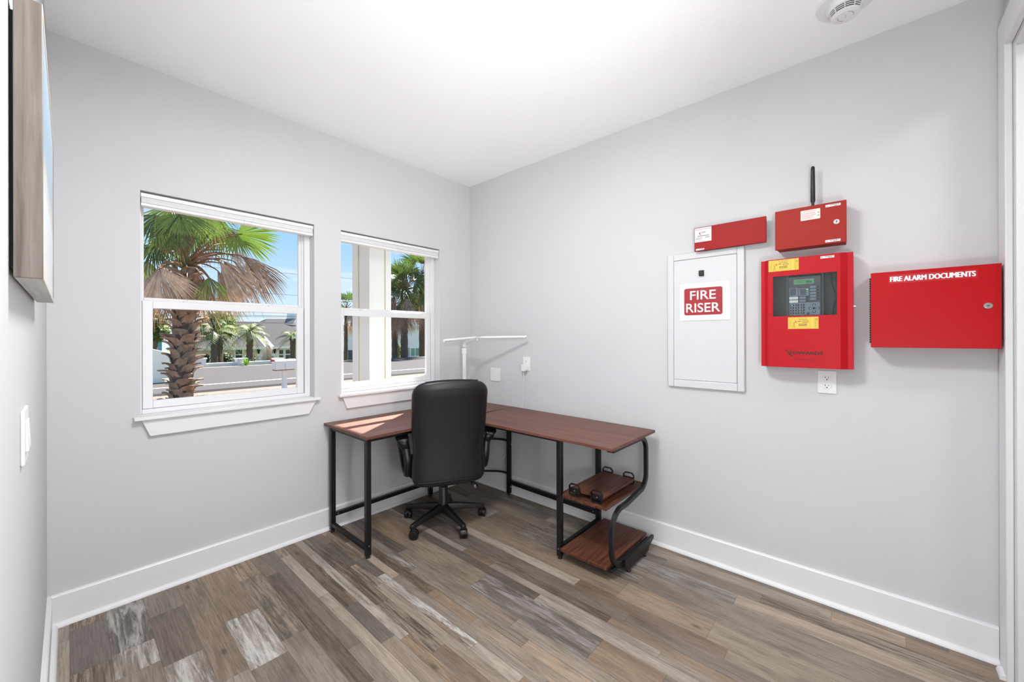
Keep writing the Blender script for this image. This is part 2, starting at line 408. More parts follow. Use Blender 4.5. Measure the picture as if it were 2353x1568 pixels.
    m1 = N(nt, 'ShaderNodeMixRGB', blend_type='MULTIPLY'); m1.inputs[0].default_value = 0.8; L(hue.outputs[0], m1.inputs[1]); L(gr.outputs[0], m1.inputs[2])
    # blotches along the grain
    bl = noise(1.0, 14, 2.2, 4.0, 0.6, 0.8); br = ramp(nt, [(0.3, (0.62, 0.60, 0.58, 1)), (0.55, (1, 1, 1, 1)), (0.78, (1.2, 1.19, 1.17, 1))]); L(bl.outputs['Fac'], br.inputs[0])
    m2 = N(nt, 'ShaderNodeMixRGB', blend_type='MULTIPLY'); m2.inputs[0].default_value = 0.85; L(m1.outputs[0], m2.inputs[1]); L(br.outputs[0], m2.inputs[2])
    # cathedral rings
    mpw = N(nt, 'ShaderNodeMapping'); mpw.inputs['Scale'].default_value = (1.0, 0.12, 1); L(va.outputs[0], mpw.inputs[0])
    wv = N(nt, 'ShaderNodeTexWave', wave_type='BANDS', bands_direction='X', Scale=26.0, Distortion=9.0, Detail=2.0); wv.inputs['Detail Scale'].default_value = 0.9; L(mpw.outputs[0], wv.inputs['Vector'])
    wr = ramp(nt, [(0.0, (0.68, 0.66, 0.64, 1)), (0.25, (1, 1, 1, 1))]); L(wv.outputs['Fac'], wr.inputs[0])
    m3 = N(nt, 'ShaderNodeMixRGB', blend_type='MULTIPLY'); m3.inputs[0].default_value = 0.45; L(m2.outputs[0], m3.inputs[1]); L(wr.outputs[0], m3.inputs[2])
    # dark streaks on about a third of the planks
    st = noise(1.0, 70, 4.0, 8.0, 0.8, 0.5); sr = ramp(nt, [(0.44, (0, 0, 0, 1)), (0.58, (1, 1, 1, 1))]); L(st.outputs['Fac'], sr.inputs[0])
    dk = ramp(nt, [(0.0, (0.18, 0.18, 0.18, 1)), (0.52, (0.22, 0.22, 0.22, 1)), (0.62, (0.8, 0.8, 0.8, 1)), (0.80, (0.85, 0.85, 0.85, 1)), (0.84, (0.3, 0.3, 0.3, 1)), (1.0, (0.55, 0.55, 0.55, 1))]); L(sp.outputs[1], dk.inputs[0])
    dm = N(nt, 'ShaderNodeMath', operation='MULTIPLY'); L(sr.outputs[0], dm.inputs[0]); L(dk.outputs[0], dm.inputs[1])
    m4 = N(nt, 'ShaderNodeMixRGB'); m4.inputs[2].default_value = lin((62, 55, 50)); L(dm.outputs[0], m4.inputs[0]); L(m3.outputs[0], m4.inputs[1])
    # worn whitewash
    wwn = noise(1.0, 30, 3.0, 8.0, 0.78, 0.5); ww = ramp(nt, [(0.47, (0, 0, 0, 1)), (0.62, (1, 1, 1, 1))]); L(wwn.outputs['Fac'], ww.inputs[0])
    wk = ramp(nt, [(0.0, (0, 0, 0, 1)), (0.86, (0, 0, 0, 1)), (0.92, (0.5, 0.5, 0.5, 1)), (1.0, (0.9, 0.9, 0.9, 1))]); L(sp.outputs[1], wk.inputs[0])
    wm = N(nt, 'ShaderNodeMath', operation='MULTIPLY'); L(ww.outputs[0], wm.inputs[0]); L(wk.outputs[0], wm.inputs[1])
    m5 = N(nt, 'ShaderNodeMixRGB'); m5.inputs[2].default_value = lin((196, 194, 190)); L(wm.outputs[0], m5.inputs[0]); L(m4.outputs[0], m5.inputs[1])
    # knots
    vmp = N(nt, 'ShaderNodeMapping'); vmp.inputs['Scale'].default_value = (5.0, 2.2, 1); L(va.outputs[0], vmp.inputs[0])
    vo = N(nt, 'ShaderNodeTexVoronoi', Scale=1.0); L(vmp.outputs[0], vo.inputs['Vector'])
    vr = ramp(nt, [(0.02, (0.75, 0.75, 0.75, 1)), (0.07, (0, 0, 0, 1))]); L(vo.outputs['Distance'], vr.inputs[0])
    m6 = N(nt, 'ShaderNodeMixRGB'); m6.inputs[2].default_value = lin((58, 48, 42)); L(vr.outputs[0], m6.inputs[0]); L(m5.outputs[0], m6.inputs[1])
    # joints
    uvn = N(nt, 'ShaderNodeUVMap'); uvn.uv_map = 'plank_uv'; su = N(nt, 'ShaderNodeSeparateXYZ'); L(uvn.outputs[0], su.inputs[0])
    mn = N(nt, 'ShaderNodeMath', operation='MINIMUM'); L(su.outputs[0], mn.inputs[0]); L(su.outputs[1], mn.inputs[1])
    lt = N(nt, 'ShaderNodeMath', operation='LESS_THAN'); lt.inputs[1].default_value = 0.0016; L(mn.outputs[0], lt.inputs[0])
    jm = N(nt, 'ShaderNodeMath', operation='MULTIPLY'); jm.inputs[1].default_value = 0.6; L(lt.outputs[0], jm.inputs[0])
    m7 = N(nt, 'ShaderNodeMixRGB'); m7.inputs[2].default_value = lin((56, 48, 43)); L(jm.outputs[0], m7.inputs[0]); L(m6.outputs[0], m7.inputs[1])
    L(m7.outputs[0], b.inputs['Base Color'])
    bp = N(nt, 'ShaderNodeBump', Strength=0.25, Distance=0.001); L(g.outputs['Fac'], bp.inputs['Height']); L(bp.outputs[0], b.inputs['Normal'])
    rr = ramp(nt, [(0.3, (0.5, 0.5, 0.5, 1)), (0.7, (0.36, 0.36, 0.36, 1))]); L(g.outputs['Fac'], rr.inputs[0]); L(rr.outputs[0], b.inputs['Roughness'])
    me.materials.append(m)
    ob = bpy.data.objects.new('floor', me); COL.objects.link(ob); tag(ob, 'weathered grey brown vinyl plank floor', kind='structure'); return ob
make_floor()

# baseboards with a quarter-round shoe
def baseboard(name, p0, p1, inward, label):
    p0, p1, n = Vector(p0), Vector(p1), Vector(inward)
    prof = [(0, 0)]+[(0.016+0.018*math.cos(R_(a)), 0.019*math.sin(R_(a))) for a in (0, 18, 36, 54, 72, 90)]+[(0.016, 0.138), (0.012, 0.143), (0, 0.145)]
    m = MB(); m.rings([[p+n*u+Vector((0, 0, v)) for u, v in prof] for p in (p0, p1)])
    return struct(name, m, 'trim_paint', label, smooth=30)
baseboard('baseboard_far', (XL, 0, 0), (0, 0, 0), (0, -1, 0), 'white baseboard under the windows')
baseboard('baseboard_right', (0, 0, 0), (0, YN+0.02, 0), (-1, 0, 0), 'white baseboard of the alarm wall')
baseboard('baseboard_left', (XL, YN, 0), (XL, 0, 0), (1, 0, 0), 'white baseboard of the left wall')
baseboard('baseboard_near', (DX0-0.11, YN, 0), (XL, YN, 0), (0, 1, 0), 'white baseboard beside the doorway')

# doorway: casing and jamb
d = thing('door_1', 'white cased doorway at the right edge', None, (DX1, YN, 0), kind='structure')
c = MB(); cy = YN+0.0202
c.box(DX1+0.009, DX1+0.115, YN, cy, 0, DZ+0.135); c.box(DX0-0.115, DX0-0.009, YN, cy, 0, DZ+0.135); c.box(DX0-0.009, DX1+0.009, YN, cy, DZ+0.009, DZ+0.135)
c.build('casing', 'trim_paint', d, bevel=0.003)
j = MB(); j.box(DX1-0.018, DX1, YN-0.13, YN-0.002, 0, DZ); j.box(DX0, DX0+0.018, YN-0.13, YN-0.002, 0, DZ); j.box(DX0+0.018, DX1-0.018, YN-0.13, YN-0.002, DZ-0.018, DZ)
j.build('jamb', 'trim_paint', d, bevel=0.002)
q = MB(); q.rings([[Vector((DX1+0.05+x, cy+u, v)) for u, v in [(0, 0)]+[(0.016*math.cos(R_(a)), 0.019*math.sin(R_(a))) for a in (0, 22, 45, 68, 90)]] for x in (-0.036, 0.03)])
q.build('shoe_moulding', 'trim_paint', d)

# windows
def window(n, x0, x1, label):
    root = thing('window_%d' % n, label, None, ((x0+x1)/2, 0.1, 0.92), kind='structure')
    f = MB(); y0, y1 = 0.075, 0.149
    f.box(x0, x0+0.012, y0, y1, 0.92, ZT); f.box(x1-0.035, x1, y0, y1, 0.92, ZT)
    f.box(x0+0.012, x1-0.035, y0, y1, ZT-0.03, ZT); f.box(x0+0.012, x1-0.035, y0, y1, 0.92, 0.945)
    f.box(x1-0.045, x1-0.035, 0.098, y1, 0.945, ZT-0.03)
    f.build('frame', 'vinyl_white', root, bevel=0.002)
    # lower sash, in front
    a, b = x0+0.014, x1-0.039; g0, g1 = a+0.042, b-0.042
    s = MB(); s.box(a, g0, 0.08, 0.106, 0.946, 1.525); s.box(g1, b, 0.08, 0.106, 0.946, 1.525)
    s.box(g0, g1, 0.08, 0.106, 0.946, 0.988); s.box(g0, g1, 0.08, 0.106, 1.484, 1.525)
    so = s.build('lower_sash', 'vinyl_white', root, bevel=0.0025)
    MB().box(g0-0.004, g1+0.004, 0.092, 0.096, 0.984, 1.488).build('pane', 'window_glass', so, smooth=0)
    for fx in (0.25, 0.78):
        k = MB(); xx = a+(b-a)*fx; k.box(xx-0.03, xx+0.03, 0.084, 0.104, 1.525, 1.531); k.box(xx-0.012, xx+0.02, 0.088, 0.1, 1.531, 1.537)
        k.build('latch', 'vinyl_white', so, bevel=0.0015)
    # upper sash, behind
    a, b = x0+0.012, x1-0.037; g0, g1 = a+0.012, b-0.022
    s = MB(); s.box(a, g0, 0.112, 0.138, 1.50, ZT-0.03); s.box(g1, b, 0.112, 0.138, 1.50, ZT-0.03)
    s.box(g0, g1, 0.112, 0.138, 1.50, 1.543); s.box(g0, g1, 0.112, 0.138, 2.042, ZT-0.03)
    uo = s.build('upper_sash', 'vinyl_white', root, bevel=0.0025)
    MB().box(g0-0.004, g1+0.004, 0.123, 0.127, 1.54, 2.046).build('pane', 'window_glass', uo, smooth=0)
    # stool and apron
    t = MB(); t.box(x0-0.027, x1+0.026, -0.036, 0.0, 0.902, 0.92); t.box(x0, x1, 0.0, 0.078, 0.902, 0.92)
    t.build('stool', 'trim_paint', root, bevel=0.003)
    t = MB(); t.prism([(x0+0.002, 0.902), (x1+0.006, 0.902), (x1-0.041, 0.815), (x0+0.034, 0.815)], 'Y', -0.018, 0.0)
    t.build('apron', 'trim_paint', root, bevel=0.002)
    return root
window(1, *WINS[0], 'left double-hung window facing the palm tree')
window(2, *WINS[1], 'right double-hung window behind the desk')

# raised window shades
def shade(x0, x1, label):
    t = thing('window_shade', label, 'blind', ((x0+x1)/2, 0.03, 2.02), group='raised window shades')
    h = MB(); h.prism(rrect(0.008, 0.062, 2.056, 2.080, 0.006, 3), 'X', x0+0.003, x1-0.003); h.build('headrail', 'plastic_white', t, smooth=40)
    s = MB()
    for k in range(3):
        z = 2.0556-0.0087*k; s.box(x0+0.005, x1-0.005, 0.012+(k % 2)*0.0008, 0.058, z-0.0086, z)
    s.build('folded_fabric', 'shade_fabric', t, smooth=0)
    b = MB(); b.prism(rrect(0.011, 0.059, 2.012, 2.029, 0.004, 3), 'X', x0+0.004, x1-0.004); b.build('bottom_rail', 'plastic_white', t, smooth=40)
    xm = (x0+x1)/2+0.05
    p = MB(); p.box(xm-0.022, xm+0.022, 0.0085, 0.0109, 2.016, 2.020); p.box(xm-0.022, xm-0.019, 0.0085, 0.0109, 2.020, 2.034); p.box(xm+0.019, xm+0.022, 0.0085, 0.0109, 2.020, 2.034); p.box(xm-0.022, xm+0.022, 0.0085, 0.0109, 2.030, 2.034)
    p.build('pull_tab', 'vinyl_white', t)
shade(*WINS[0], 'white cellular shade raised to the top of the left window')
shade(*WINS[1], 'white cellular shade raised to the top of the right window')

# ceiling lamp fixtures added unseen, above and behind the camera, to light the rooms
def added_fixture(name, loc, label):
    t = thing(name, label, 'added lamp', loc)
    MB().lathe(loc, [(0, -0.001), (0.25, -0.001), (0.25, -0.03), (0.24, -0.05)], 32).build('base', 'plastic_white', t)
    MB().lathe(loc, [(0.235, -0.05), (0.24, -0.055), (0.22, -0.068), (0, -0.070)], 32).build('diffuser', mat('added_lamp_glow', (250, 248, 244), 0.5, emit=(255, 250, 244), estr=4.0), t)
added_fixture('added_ceiling_light', LAMP_A, 'added round white ceiling light, out of view, lighting the room')
added_fixture('added_ceiling_light.001', LAMP_H, 'added round white ceiling light, unseen in the hallway beyond the doorway')

t = thing('added_floor_uplight', 'added slim white floor uplight, unseen behind the camera', 'floor lamp', (UP_POS.x, UP_POS.y, 0))  # added lamp, out of view, brightens ceiling and walls
MB().lathe((UP_POS.x, UP_POS.y, 0), [(0, 0), (0.13, 0), (0.13, 0.012), (0.02, 0.022), (0, 0.022)], 32).build('base', 'plastic_white', t)
ud = (UP_AIM-UP_POS).normalized(); MB().cyl((UP_POS.x, UP_POS.y, 0.02), UP_POS-ud*0.11, 0.011, n=14).build('pole', 'plastic_white', t)
MB().ball((UP_POS.x, UP_POS.y, 0.86), 0.13, nu=32, nv=20).build('globe', mat('fill_globe', (250, 250, 250), 0.4, emit=(248, 252, 255), estr=GLOBE_E), t)  # glowing ball added for even light low in the room
MB().cyl(UP_POS-ud*0.12, UP_POS-ud*0.012, 0.05, 0.128, n=32).build('lamp_shade', 'plastic_white', t)

# ================================================================== PICTURE, SWITCH, OUTLETS
px0, px1 = XL+0.005, XL+0.0375; py0, py1, pz0, pz1 = -1.73, -1.0, 1.431, 1.906
t = thing('framed_picture', 'blue beach picture in a taupe wood frame, hung on the left wall', 'picture', (XL, -1.36, pz0))
for ya in (py0, py1-0.012): MB().box(px0, px1, ya, ya+0.012, pz0, pz1).build('side_rail', 'frame_wood', t, bevel=0.0012)
for za in (pz0, pz1-0.012): MB().box(px0, px1, py0+0.012, py1-0.012, za, za+0.012).build('cross_rail', 'frame_wood_pale', t, bevel=0.0012)
MB().box(XL, px0, py0+0.02, py1-0.02, pz0+0.02, pz1-0.02).build('gap_backing', 'gap_shadow_black', t)  # black block in the wall gap, standing in for the frame's shadow
m, nt = new_mat('beach_print'); b = N(nt, 'ShaderNodeBsdfPrincipled', Roughness=0.12); o = N(nt, 'ShaderNodeOutputMaterial'); nt.links.new(b.outputs[0], o.inputs[0])
tcn = N(nt, 'ShaderNodeTexCoord'); sx = N(nt, 'ShaderNodeSeparateXYZ'); nt.links.new(tcn.outputs['Generated'], sx.inputs[0])
nn = N(nt, 'ShaderNodeTexNoise', Scale=5.0, Detail=5.0); nt.links.new(tcn.outputs['Generated'], nn.inputs['Vector'])
ma = N(nt, 'ShaderNodeMath', operation='MULTIPLY_ADD'); ma.inputs[1].default_value = 0.18; nt.links.new(nn.outputs['Fac'], ma.inputs[0]); nt.links.new(sx.outputs['Z'], ma.inputs[2])
rp2 = ramp(nt, [(0.1, lin((238, 236, 232))), (0.45, lin((236, 240, 246))), (0.56, lin((206, 204, 176))), (0.62, lin((120, 176, 214))), (0.8, lin((140, 190, 226))), (1.0, lin((186, 214, 238)))])
nt.links.new(ma.outputs[0], rp2.inputs[0]); nt.links.new(rp2.outputs[0], b.inputs['Base Color']); MATS['beach_print'] = m
MB().box(px0+0.01, px1-0.001, py0+0.012, py1-0.012, pz0+0.012, pz1-0.012).build('print', 'beach_print', t, smooth=0)

t = thing('light_switch', 'white double rocker light switch on the left wall below the picture', 'light switch', (XL, -1.43, 1.06))
MB().prism(rrect(-1.497, -1.381, 1.063, 1.178, 0.006, 4), 'X', XL, XL+0.006).build('cover_plate', 'plastic_white', t, bevel=0.002)
for yy in (-1.4615, -1.4165):
    MB().prism([(XL+0.006, 1.09), (XL+0.0108, 1.091), (XL+0.0082, 1.152), (XL+0.006, 1.152)], 'Y', yy-0.016, yy+0.016).build('rocker', 'plastic_white', t, bevel=0.001)

def receptacle_geo(y, z):
    face = MB(); pts = [(y+0.0168*math.cos(R_(a)), z+0.0145*max(-0.92, min(0.92, math.sin(R_(a))*1.15))) for a in range(0, 360, 15)]
    face.prism(pts, 'X', -0.0085, -0.004)
    sl = MB(); sl.box(-0.0088, -0.0084, y+0.0052, y+0.0076, z-0.001, z+0.0078); sl.box(-0.0088, -0.0084, y-0.0072, y-0.0052, z-0.0002, z+0.007)
    sl.prism([(y+0.003*math.cos(R_(a)), z-0.0068+0.003*math.sin(R_(a))) for a in range(0, 360, 30)], 'X', -0.0088, -0.0084)
    return face, sl
def outlet(y, z, label, only=None, group='white duplex outlets'):
    t = thing('wall_outlet', label, 'outlet', (0, y, z-0.057), group=group)
    MB().prism(rrect(y-0.0375, y+0.0375, z-0.057, z+0.057, 0.004, 4), 'X', -0.0055, 0).build('cover_plate', 'plastic_white', t, bevel=0.002)
    for s in ((1, -1) if only is None else only):
        f, sl = receptacle_geo(y, z+s*0.0195); fo = f.build('receptacle', 'plastic_white', t, bevel=0.0006); sl.build('slot', 'slot_dark', fo, smooth=0)
    MB().cyl((-0.0055, y, z), (-0.0068, y, z), 0.003, n=12).build('screw', 'plastic_white', t)
outlet(-2.6345, 1.097, 'white duplex outlet directly under the red alarm panel')
outlet(-0.692, 1.101, 'white duplex outlet with a power adapter plugged in, above the desk')

t = thing('power_adapter', 'small white cube power adapter plugged into the outlet above the desk', 'power adapter', (0, -0.692, 1.05))
MB().prism(rrect(-0.709, -0.673, 1.043, 1.094, 0.004, 3), 'X', -0.052, -0.0092).build('body', 'plastic_white', t, bevel=0.002)
cb = [(-0.03, -0.684, 1.044), (-0.03, -0.684, 1.02), (-0.028, -0.682, 0.96), (-0.022, -0.674, 0.90), (-0.021, -0.672, 0.82), (-0.027, -0.668, 0.74), (-0.03, -0.662, 0.68), (-0.05, -0.62, 0.58), (-0.055, -0.585, 0.47), (-0.045, -0.52, 0.34), (-0.07, -0.45, 0.255), (-0.16, -0.35, 0.195), (-0.27, -0.24, 0.18)]
def smooth_pts(p, it=2):
    p = [Vector(q) for q in p]
    for _ in range(it):
        r = [p[0]]
        for i in range(len(p)-1): r += [p[i]*0.75+p[i+1]*0.25, p[i]*0.25+p[i+1]*0.75]
        p = r+[p[-1]]
    return p
MB().tube(smooth_pts(cb), 0.0016, 6).build('cord', 'plastic_white', t)

t = thing('blank_plate', 'white double blank cover plate near the corner above the desk', 'wall plate', (0, -0.333, 0.93))
MB().prism(rrect(-0.392, -0.275, 0.931, 1.047, 0.005, 4), 'X', -0.007, 0).build('cover_plate', 'plastic_white', t, bevel=0.0025)
for yy in (-0.31, -0.356):
    for zz in (0.945, 1.033): MB().cyl((-0.0068, yy, zz), (-0.0078, yy, zz), 0.0034, n=12).build('screw', 'plastic_white', t)
t = thing('low_cover_plate', 'grey painted cover plate low on the wall under the desk', 'wall plate', (0, -0.974, 0.21))
MB().prism(rrect(-1.008, -0.94, 0.22, 0.335, 0.003, 3), 'X', -0.004, 0).build('cover_plate', 'wall_paint', t, bevel=0.001)
for zz in (0.245, 0.31): MB().cyl((-0.004, -0.974, zz), (-0.0052, -0.974, zz), 0.003, n=10).build('screw', 'plastic_white', t)

# ================================================================== SMOKE DETECTOR
sc = (-0.338, -2.72, H)
t = thing('smoke_detector', 'round white smoke detector on the ceiling', 'smoke detector', sc)
MB().lathe(sc, [(0, 0), (0.100, 0), (0.098, -0.012), (0.06, -0.013)], 48).build('mounting_plate', 'plastic_white', t)
MB().lathe(sc, [(0.03, -0.012), (0.066, -0.0122), (0.0665, -0.018), (0.062, -0.034), (0.058, -0.037), (0.046, -0.0375), (0.0440, -0.0565), (0.0490, -0.0570), (0.0475, -0.0592), (0.036, -0.0606), (0.034, -0.062), (0, -0.062)], 48).build('body', 'plastic_white', t)
MB().lathe(sc, [(0.03, -0.037), (0.0545, -0.0374), (0.0470, -0.0565), (0.03, -0.0568)], 48).build('vent_core', 'slot_dark', t)
fin = MB()
for ring_i, (rr, zz) in enumerate([(0.0565, -0.0425), (0.0540, -0.0487), (0.0508, -0.0546)]):
    fin.lathe((sc[0], sc[1], H+zz), [(rr-0.010, -0.0010), (rr-0.001, -0.0011), (rr, 0), (rr-0.001, 0.0011), (rr-0.010, 0.0010)], 48)
for k in range(10):
    a = R_(36*k); fin.add([(sc[0]+r_*math.cos(a)+t_*math.sin(a), sc[1]+r_*math.sin(a)-t_*math.cos(a), H+z_) for t_ in (0.0012, -0.0012) for r_, z_ in ((0.046, -0.037), (0.0585, -0.037), (0.0495, -0.0585), (0.044, -0.0585))], [(0, 1, 2, 3), (7, 6, 5, 4), (0, 4, 5, 1), (1, 5, 6, 2), (2, 6, 7, 3), (3, 7, 4, 0)])
fin.build('vent_fin', 'plastic_white', t)
g = MB()
for r0, a0, a1 in ((0.026, 20, 110), (0.026, 200, 290), (0.0, 0, 0)):
    if r0:
        o_ = [(sc[0]+(r0+0.0009)*math.cos(R_(a0+(a1-a0)*q/10)), sc[1]+(r0+0.0009)*math.sin(R_(a0+(a1-a0)*q/10))) for q in range(11)]
        i_ = [(sc[0]+(r0-0.0009)*math.cos(R_(a0+(a1-a0)*q/10)), sc[1]+(r0-0.0009)*math.sin(R_(a0+(a1-a0)*q/10))) for q in range(11)]
        g.prism(o_+i_[::-1], 'Z', H-0.0626, H-0.0618)
    else: g.box(sc[0]-0.012, sc[0]+0.012, sc[1]-0.0006, sc[1]+0.0006, H-0.0626, H-0.0618)
g.build('groove_mark', 'ink_grey', t, smooth=0)

# ================================================================== ALARM WALL
# fire riser access panel
t = thing('fire_riser_panel', 'white metal access panel with a red FIRE RISER sign', 'access panel', (0, -2.063, 1.013))
y0, y1, z0, z1 = -1.853, -2.277, 1.015, 1.829; X = -0.020
f = MB(); f.box(X, 0, y0, y0-0.037, z0, z1); f.box(X, 0, y1+0.037, y1, z0, z1); f.box(X, 0, y0-0.037, y1+0.037, z1-0.039, z1); f.box(X, 0, y0-0.037, y1+0.037, z0, z0+0.045)
f.build('frame', 'panel_white', t, bevel=0.004)
dr = MB(); dr.box(X+0.002, -0.002, y0-0.0385, y1+0.0385, z0+0.0465, z1-0.0405); door = dr.build('door', 'panel_white', t, bevel=0.0012)
k = MB(); k.box(X-0.006, X+0.002, -2.040, -2.068, 1.682, 1.716); k.box(X-0.016, X-0.006, -2.042, -2.066, 1.684, 1.714); k.build('latch_knob', 'black_plastic', door, bevel=0.003)
MB().box(X-0.001, X+0.002, -1.928, -2.206, 1.420, 1.641).build('sign_sheet', 'paper_white', door, smooth=0)
sy0, sy1, sz0, sz1 = -1.955, -2.167, 1.452, 1.613
MB().prism(rrect(sy1, sy0, sz0, sz1, 0.012, 5), 'X', X-0.0014, X-0.001).build('sign_panel', 'red_sign', door, smooth=0)
m = MB(); ya = -2.061
text_on_x(m, 'FIRE', X-0.0018, -1.989, -2.132, 1.544, 1.597, 0.012); text_on_x(m, 'RISER', X-0.0018, -1.966, -2.155, 1.468, 1.523, 0.012)
m.build('sign_lettering', 'paper_white', door, smooth=0)

def strip_label(parent, X, y0, z0, w=0.058, h=0.011):
    "small white barcode sticker: y0 is its left end"
    s = MB(); s.prism(rrect(y0-w, y0, z0, z0+h, 0.0012, 2), 'X', X-0.0006, X+0.0002); so = s.build('barcode_sticker', 'paper_white', parent, smooth=0)
    b = MB(); rnd = random.Random(int(abs(y0*z0)*9e4)); y = y0-0.017
    b.prism([(y0-0.006+0.0022*math.cos(R_(a)), z0+h*0.45+0.0022*math.sin(R_(a))) for a in range(0, 360, 45)], 'X', X-0.0009, X-0.0005)
    while y > y0-w+0.004:
        q = rnd.uniform(0.0005, 0.0014); b.box(X-0.0009, X-0.0005, y, y-q, z0+h*0.5, z0+h*0.86); y -= q+rnd.uniform(0.0005, 0.0012)
    b.box(X-0.0009, X-0.0005, y0-0.03, y0-0.044, z0+h*0.18, z0+h*0.32)
    b.build('barcode', 'ink_black', so, smooth=0); return so
def lines(mb, X, y0, y1, z0, z1, n, h, seed=1, ragged=0.3):
    "rows of small illegible print"
    rnd = random.Random(seed)
    for i in range(n):
        z = z1-(z1-z0)*(i+0.5)/n; y = y0; end = y0+(y1-y0)*(1-ragged*rnd.random())
        while y > end:
            q = rnd.uniform(0.002, 0.006); mb.box(X, X+0.0004, y, max(end, y-q), z-h/2, z+h/2); y -= q+0.0012
def swoosh(mb, X, cy, cz, r):
    o_, i_ = [], []
    for q in range(15):
        a = R_(70+q*18.5); t_ = q/14; o_.append((cy-r*math.cos(a), cz+r*math.sin(a)))
        ri = r*(0.98-0.52*math.sin(math.pi*min(1, t_*1.02))); i_.append((cy-r*0.18-ri*math.cos(a)*0.95, cz+0.04*r+ri*math.sin(a)*0.95))
    o_[0] = (cy-r*0.25, cz+r*1.45); i_[0] = (cy-r*0.3, cz+r*1.40)
    for q in range(14):
        mb.add([(X, *o_[q]), (X, *o_[q+1]), (X, *i_[q+1]), (X, *i_[q])], [(0, 1, 2, 3)])

# long low relay box
t = thing('relay_enclosure', 'long low red enclosure above the fire riser panel with a white service sticker', 'alarm enclosure', (0, -2.205, 1.826))
y0, y1, z0, z1, X = -2.023, -2.386, 1.826, 1.964, -0.05
MB().box(X+0.012, 0, y0-0.008, y1+0.008, z0+0.006, z1-0.006).build('back_box', mat('grey_box', (120, 118, 116), 0.5), t, bevel=0.001)
cov = MB().box(X, X+0.014, y0, y1, z0, z1).build('cover', 'red_satin', t, bevel=0.002)
ly0, ly1, lz0, lz1 = y0-0.003, y0-0.094, z0+0.052, z1-0.004
st = MB().box(X-0.0008, X, ly0, ly1, lz0, lz1).build('service_sticker', 'paper_white', cov, smooth=0)
b = MB(); XX = X-0.0012
text_on_x(b, 'Protected & Serviced By', XX, ly0-0.004, ly1+0.006, lz1-0.014, lz1-0.006, 0.0)
b.build('print_heading', 'ink_black', cov, smooth=0); b = MB()
b.box(XX, XX+0.0004, ly0-0.016, ly1+0.014, lz0+0.033, lz0+0.036)
lines(b, XX, ly0-0.006, ly0-0.045, lz0+0.013, lz0+0.027, 3, 0.0018, 3); lines(b, XX, ly1+0.034, ly1+0.007, lz0+0.020, lz0+0.028, 2, 0.0022, 4, 0.1); lines(b, XX, ly0-0.006, ly1+0.02, lz0+0.003, lz0+0.007, 1, 0.0014, 5)
b.build('print', 'ink_black', cov, smooth=0)
b = MB(); swoosh(b, XX, ly0-0.032, lz0+0.050, 0.0075); b.build('logo_flame', 'ink_red', cov, smooth=0)
b = MB(); text_on_x(b, 'AFPS', XX, ly0-0.036, ly0-0.060, lz0+0.050, lz0+0.058, 0.02, 0.15); b.build('logo_letters', 'ink_blue', cov, smooth=0)
strip_label(cov, X, y0-0.009, z0+0.004, 0.046, 0.010)

# communicator box with antenna
t = thing('communicator_enclosure', 'orange red locked enclosure with a black antenna on top', 'alarm enclosure', (0, -2.573, 1.765))
y0, y1, z0, z1, X = -2.433, -2.714, 1.766, 1.963, -0.10
MB().box(X+0.014, 0, y0-0.004, y1+0.004, z0+0.003, z1-0.003).build('back_box', 'red_satin', t, bevel=0.0015)
lid = MB().box(X, X+0.016, y0, y1, z0, z1).build('door', mat('red_orange', (154, 38, 28), 0.5, spec=0.22, bump=0.06, bscale=500), t, bevel=0.002)
lk = MB(); lk.cyl((X, -2.678, 1.866), (X-0.003, -2.678, 1.866), 0.0115, n=24); lk.cyl((X-0.003, -2.678, 1.866), (X-0.006, -2.678, 1.866), 0.0085, n=24); lko = lk.build('lock', 'chrome', lid)
MB().box(X-0.0064, X-0.0058, -2.6765, -2.6795, 1.861, 1.871).build('keyway', 'slot_dark', lko, smooth=0)
s = MB(); s.prism(rrect(-2.617, -2.540, 1.895, 1.944, 0.003, 3), 'X', X-0.0008, X); s.build('notice_sticker', mat('paper_pinkish', (232, 222, 216), 0.6), lid, smooth=0)
b = MB(); lines(b, X-0.0012, -2.552, -2.604, 1.936, 1.941, 1, 0.0018, 8, 0.05); b.build('print_heading', mat('ink_rust', (150, 80, 66), 0.6), lid, smooth=0)
b = MB(); lines(b, X-0.0012, -2.543, -2.604, 1.900, 1.933, 8, 0.0012, 9, 0.25); b.build('print', mat('ink_rust', (150, 80, 66), 0.6), lid, smooth=0)
b = MB(); b.box(X-0.0012, X-0.0008, -2.608, -2.613, 1.921, 1.929); b.build('gold_mark', mat('ink_gold', (200, 150, 60), 0.6), lid, smooth=0)
b = MB(); b.box(X-0.0012, X-0.0008, -2.608, -2.613, 1.909, 1.913); b.build('green_mark', mat('ink_green', (40, 110, 80), 0.6), lid, smooth=0)
strip_label(lid, X, -2.637, 1.942, 0.056, 0.011); strip_label(lid, X, -2.636, 1.774, 0.056, 0.011)
an = MB(); ay = -2.585; ax = -0.055
an.cyl((ax, ay, 1.96), (ax, ay, 1.968), 0.008, n=16); an.tube([(ax, ay, 1.966), (ax, ay, 1.992)], 0.0062, 12)
an.rings([[Vector((ax+0.006*sx_*math.cos(R_(a))/1.0, ay+0.0085*sx_*math.sin(R_(a)), z)) for a in range(0, 360, 30)] for z, sx_ in ((1.988, 0.85), (1.995, 1.15), (2.06, 1.12), (2.14, 0.98), (2.162, 0.9), (2.168, 0.5))])
an.build('antenna', 'black_plastic', t)

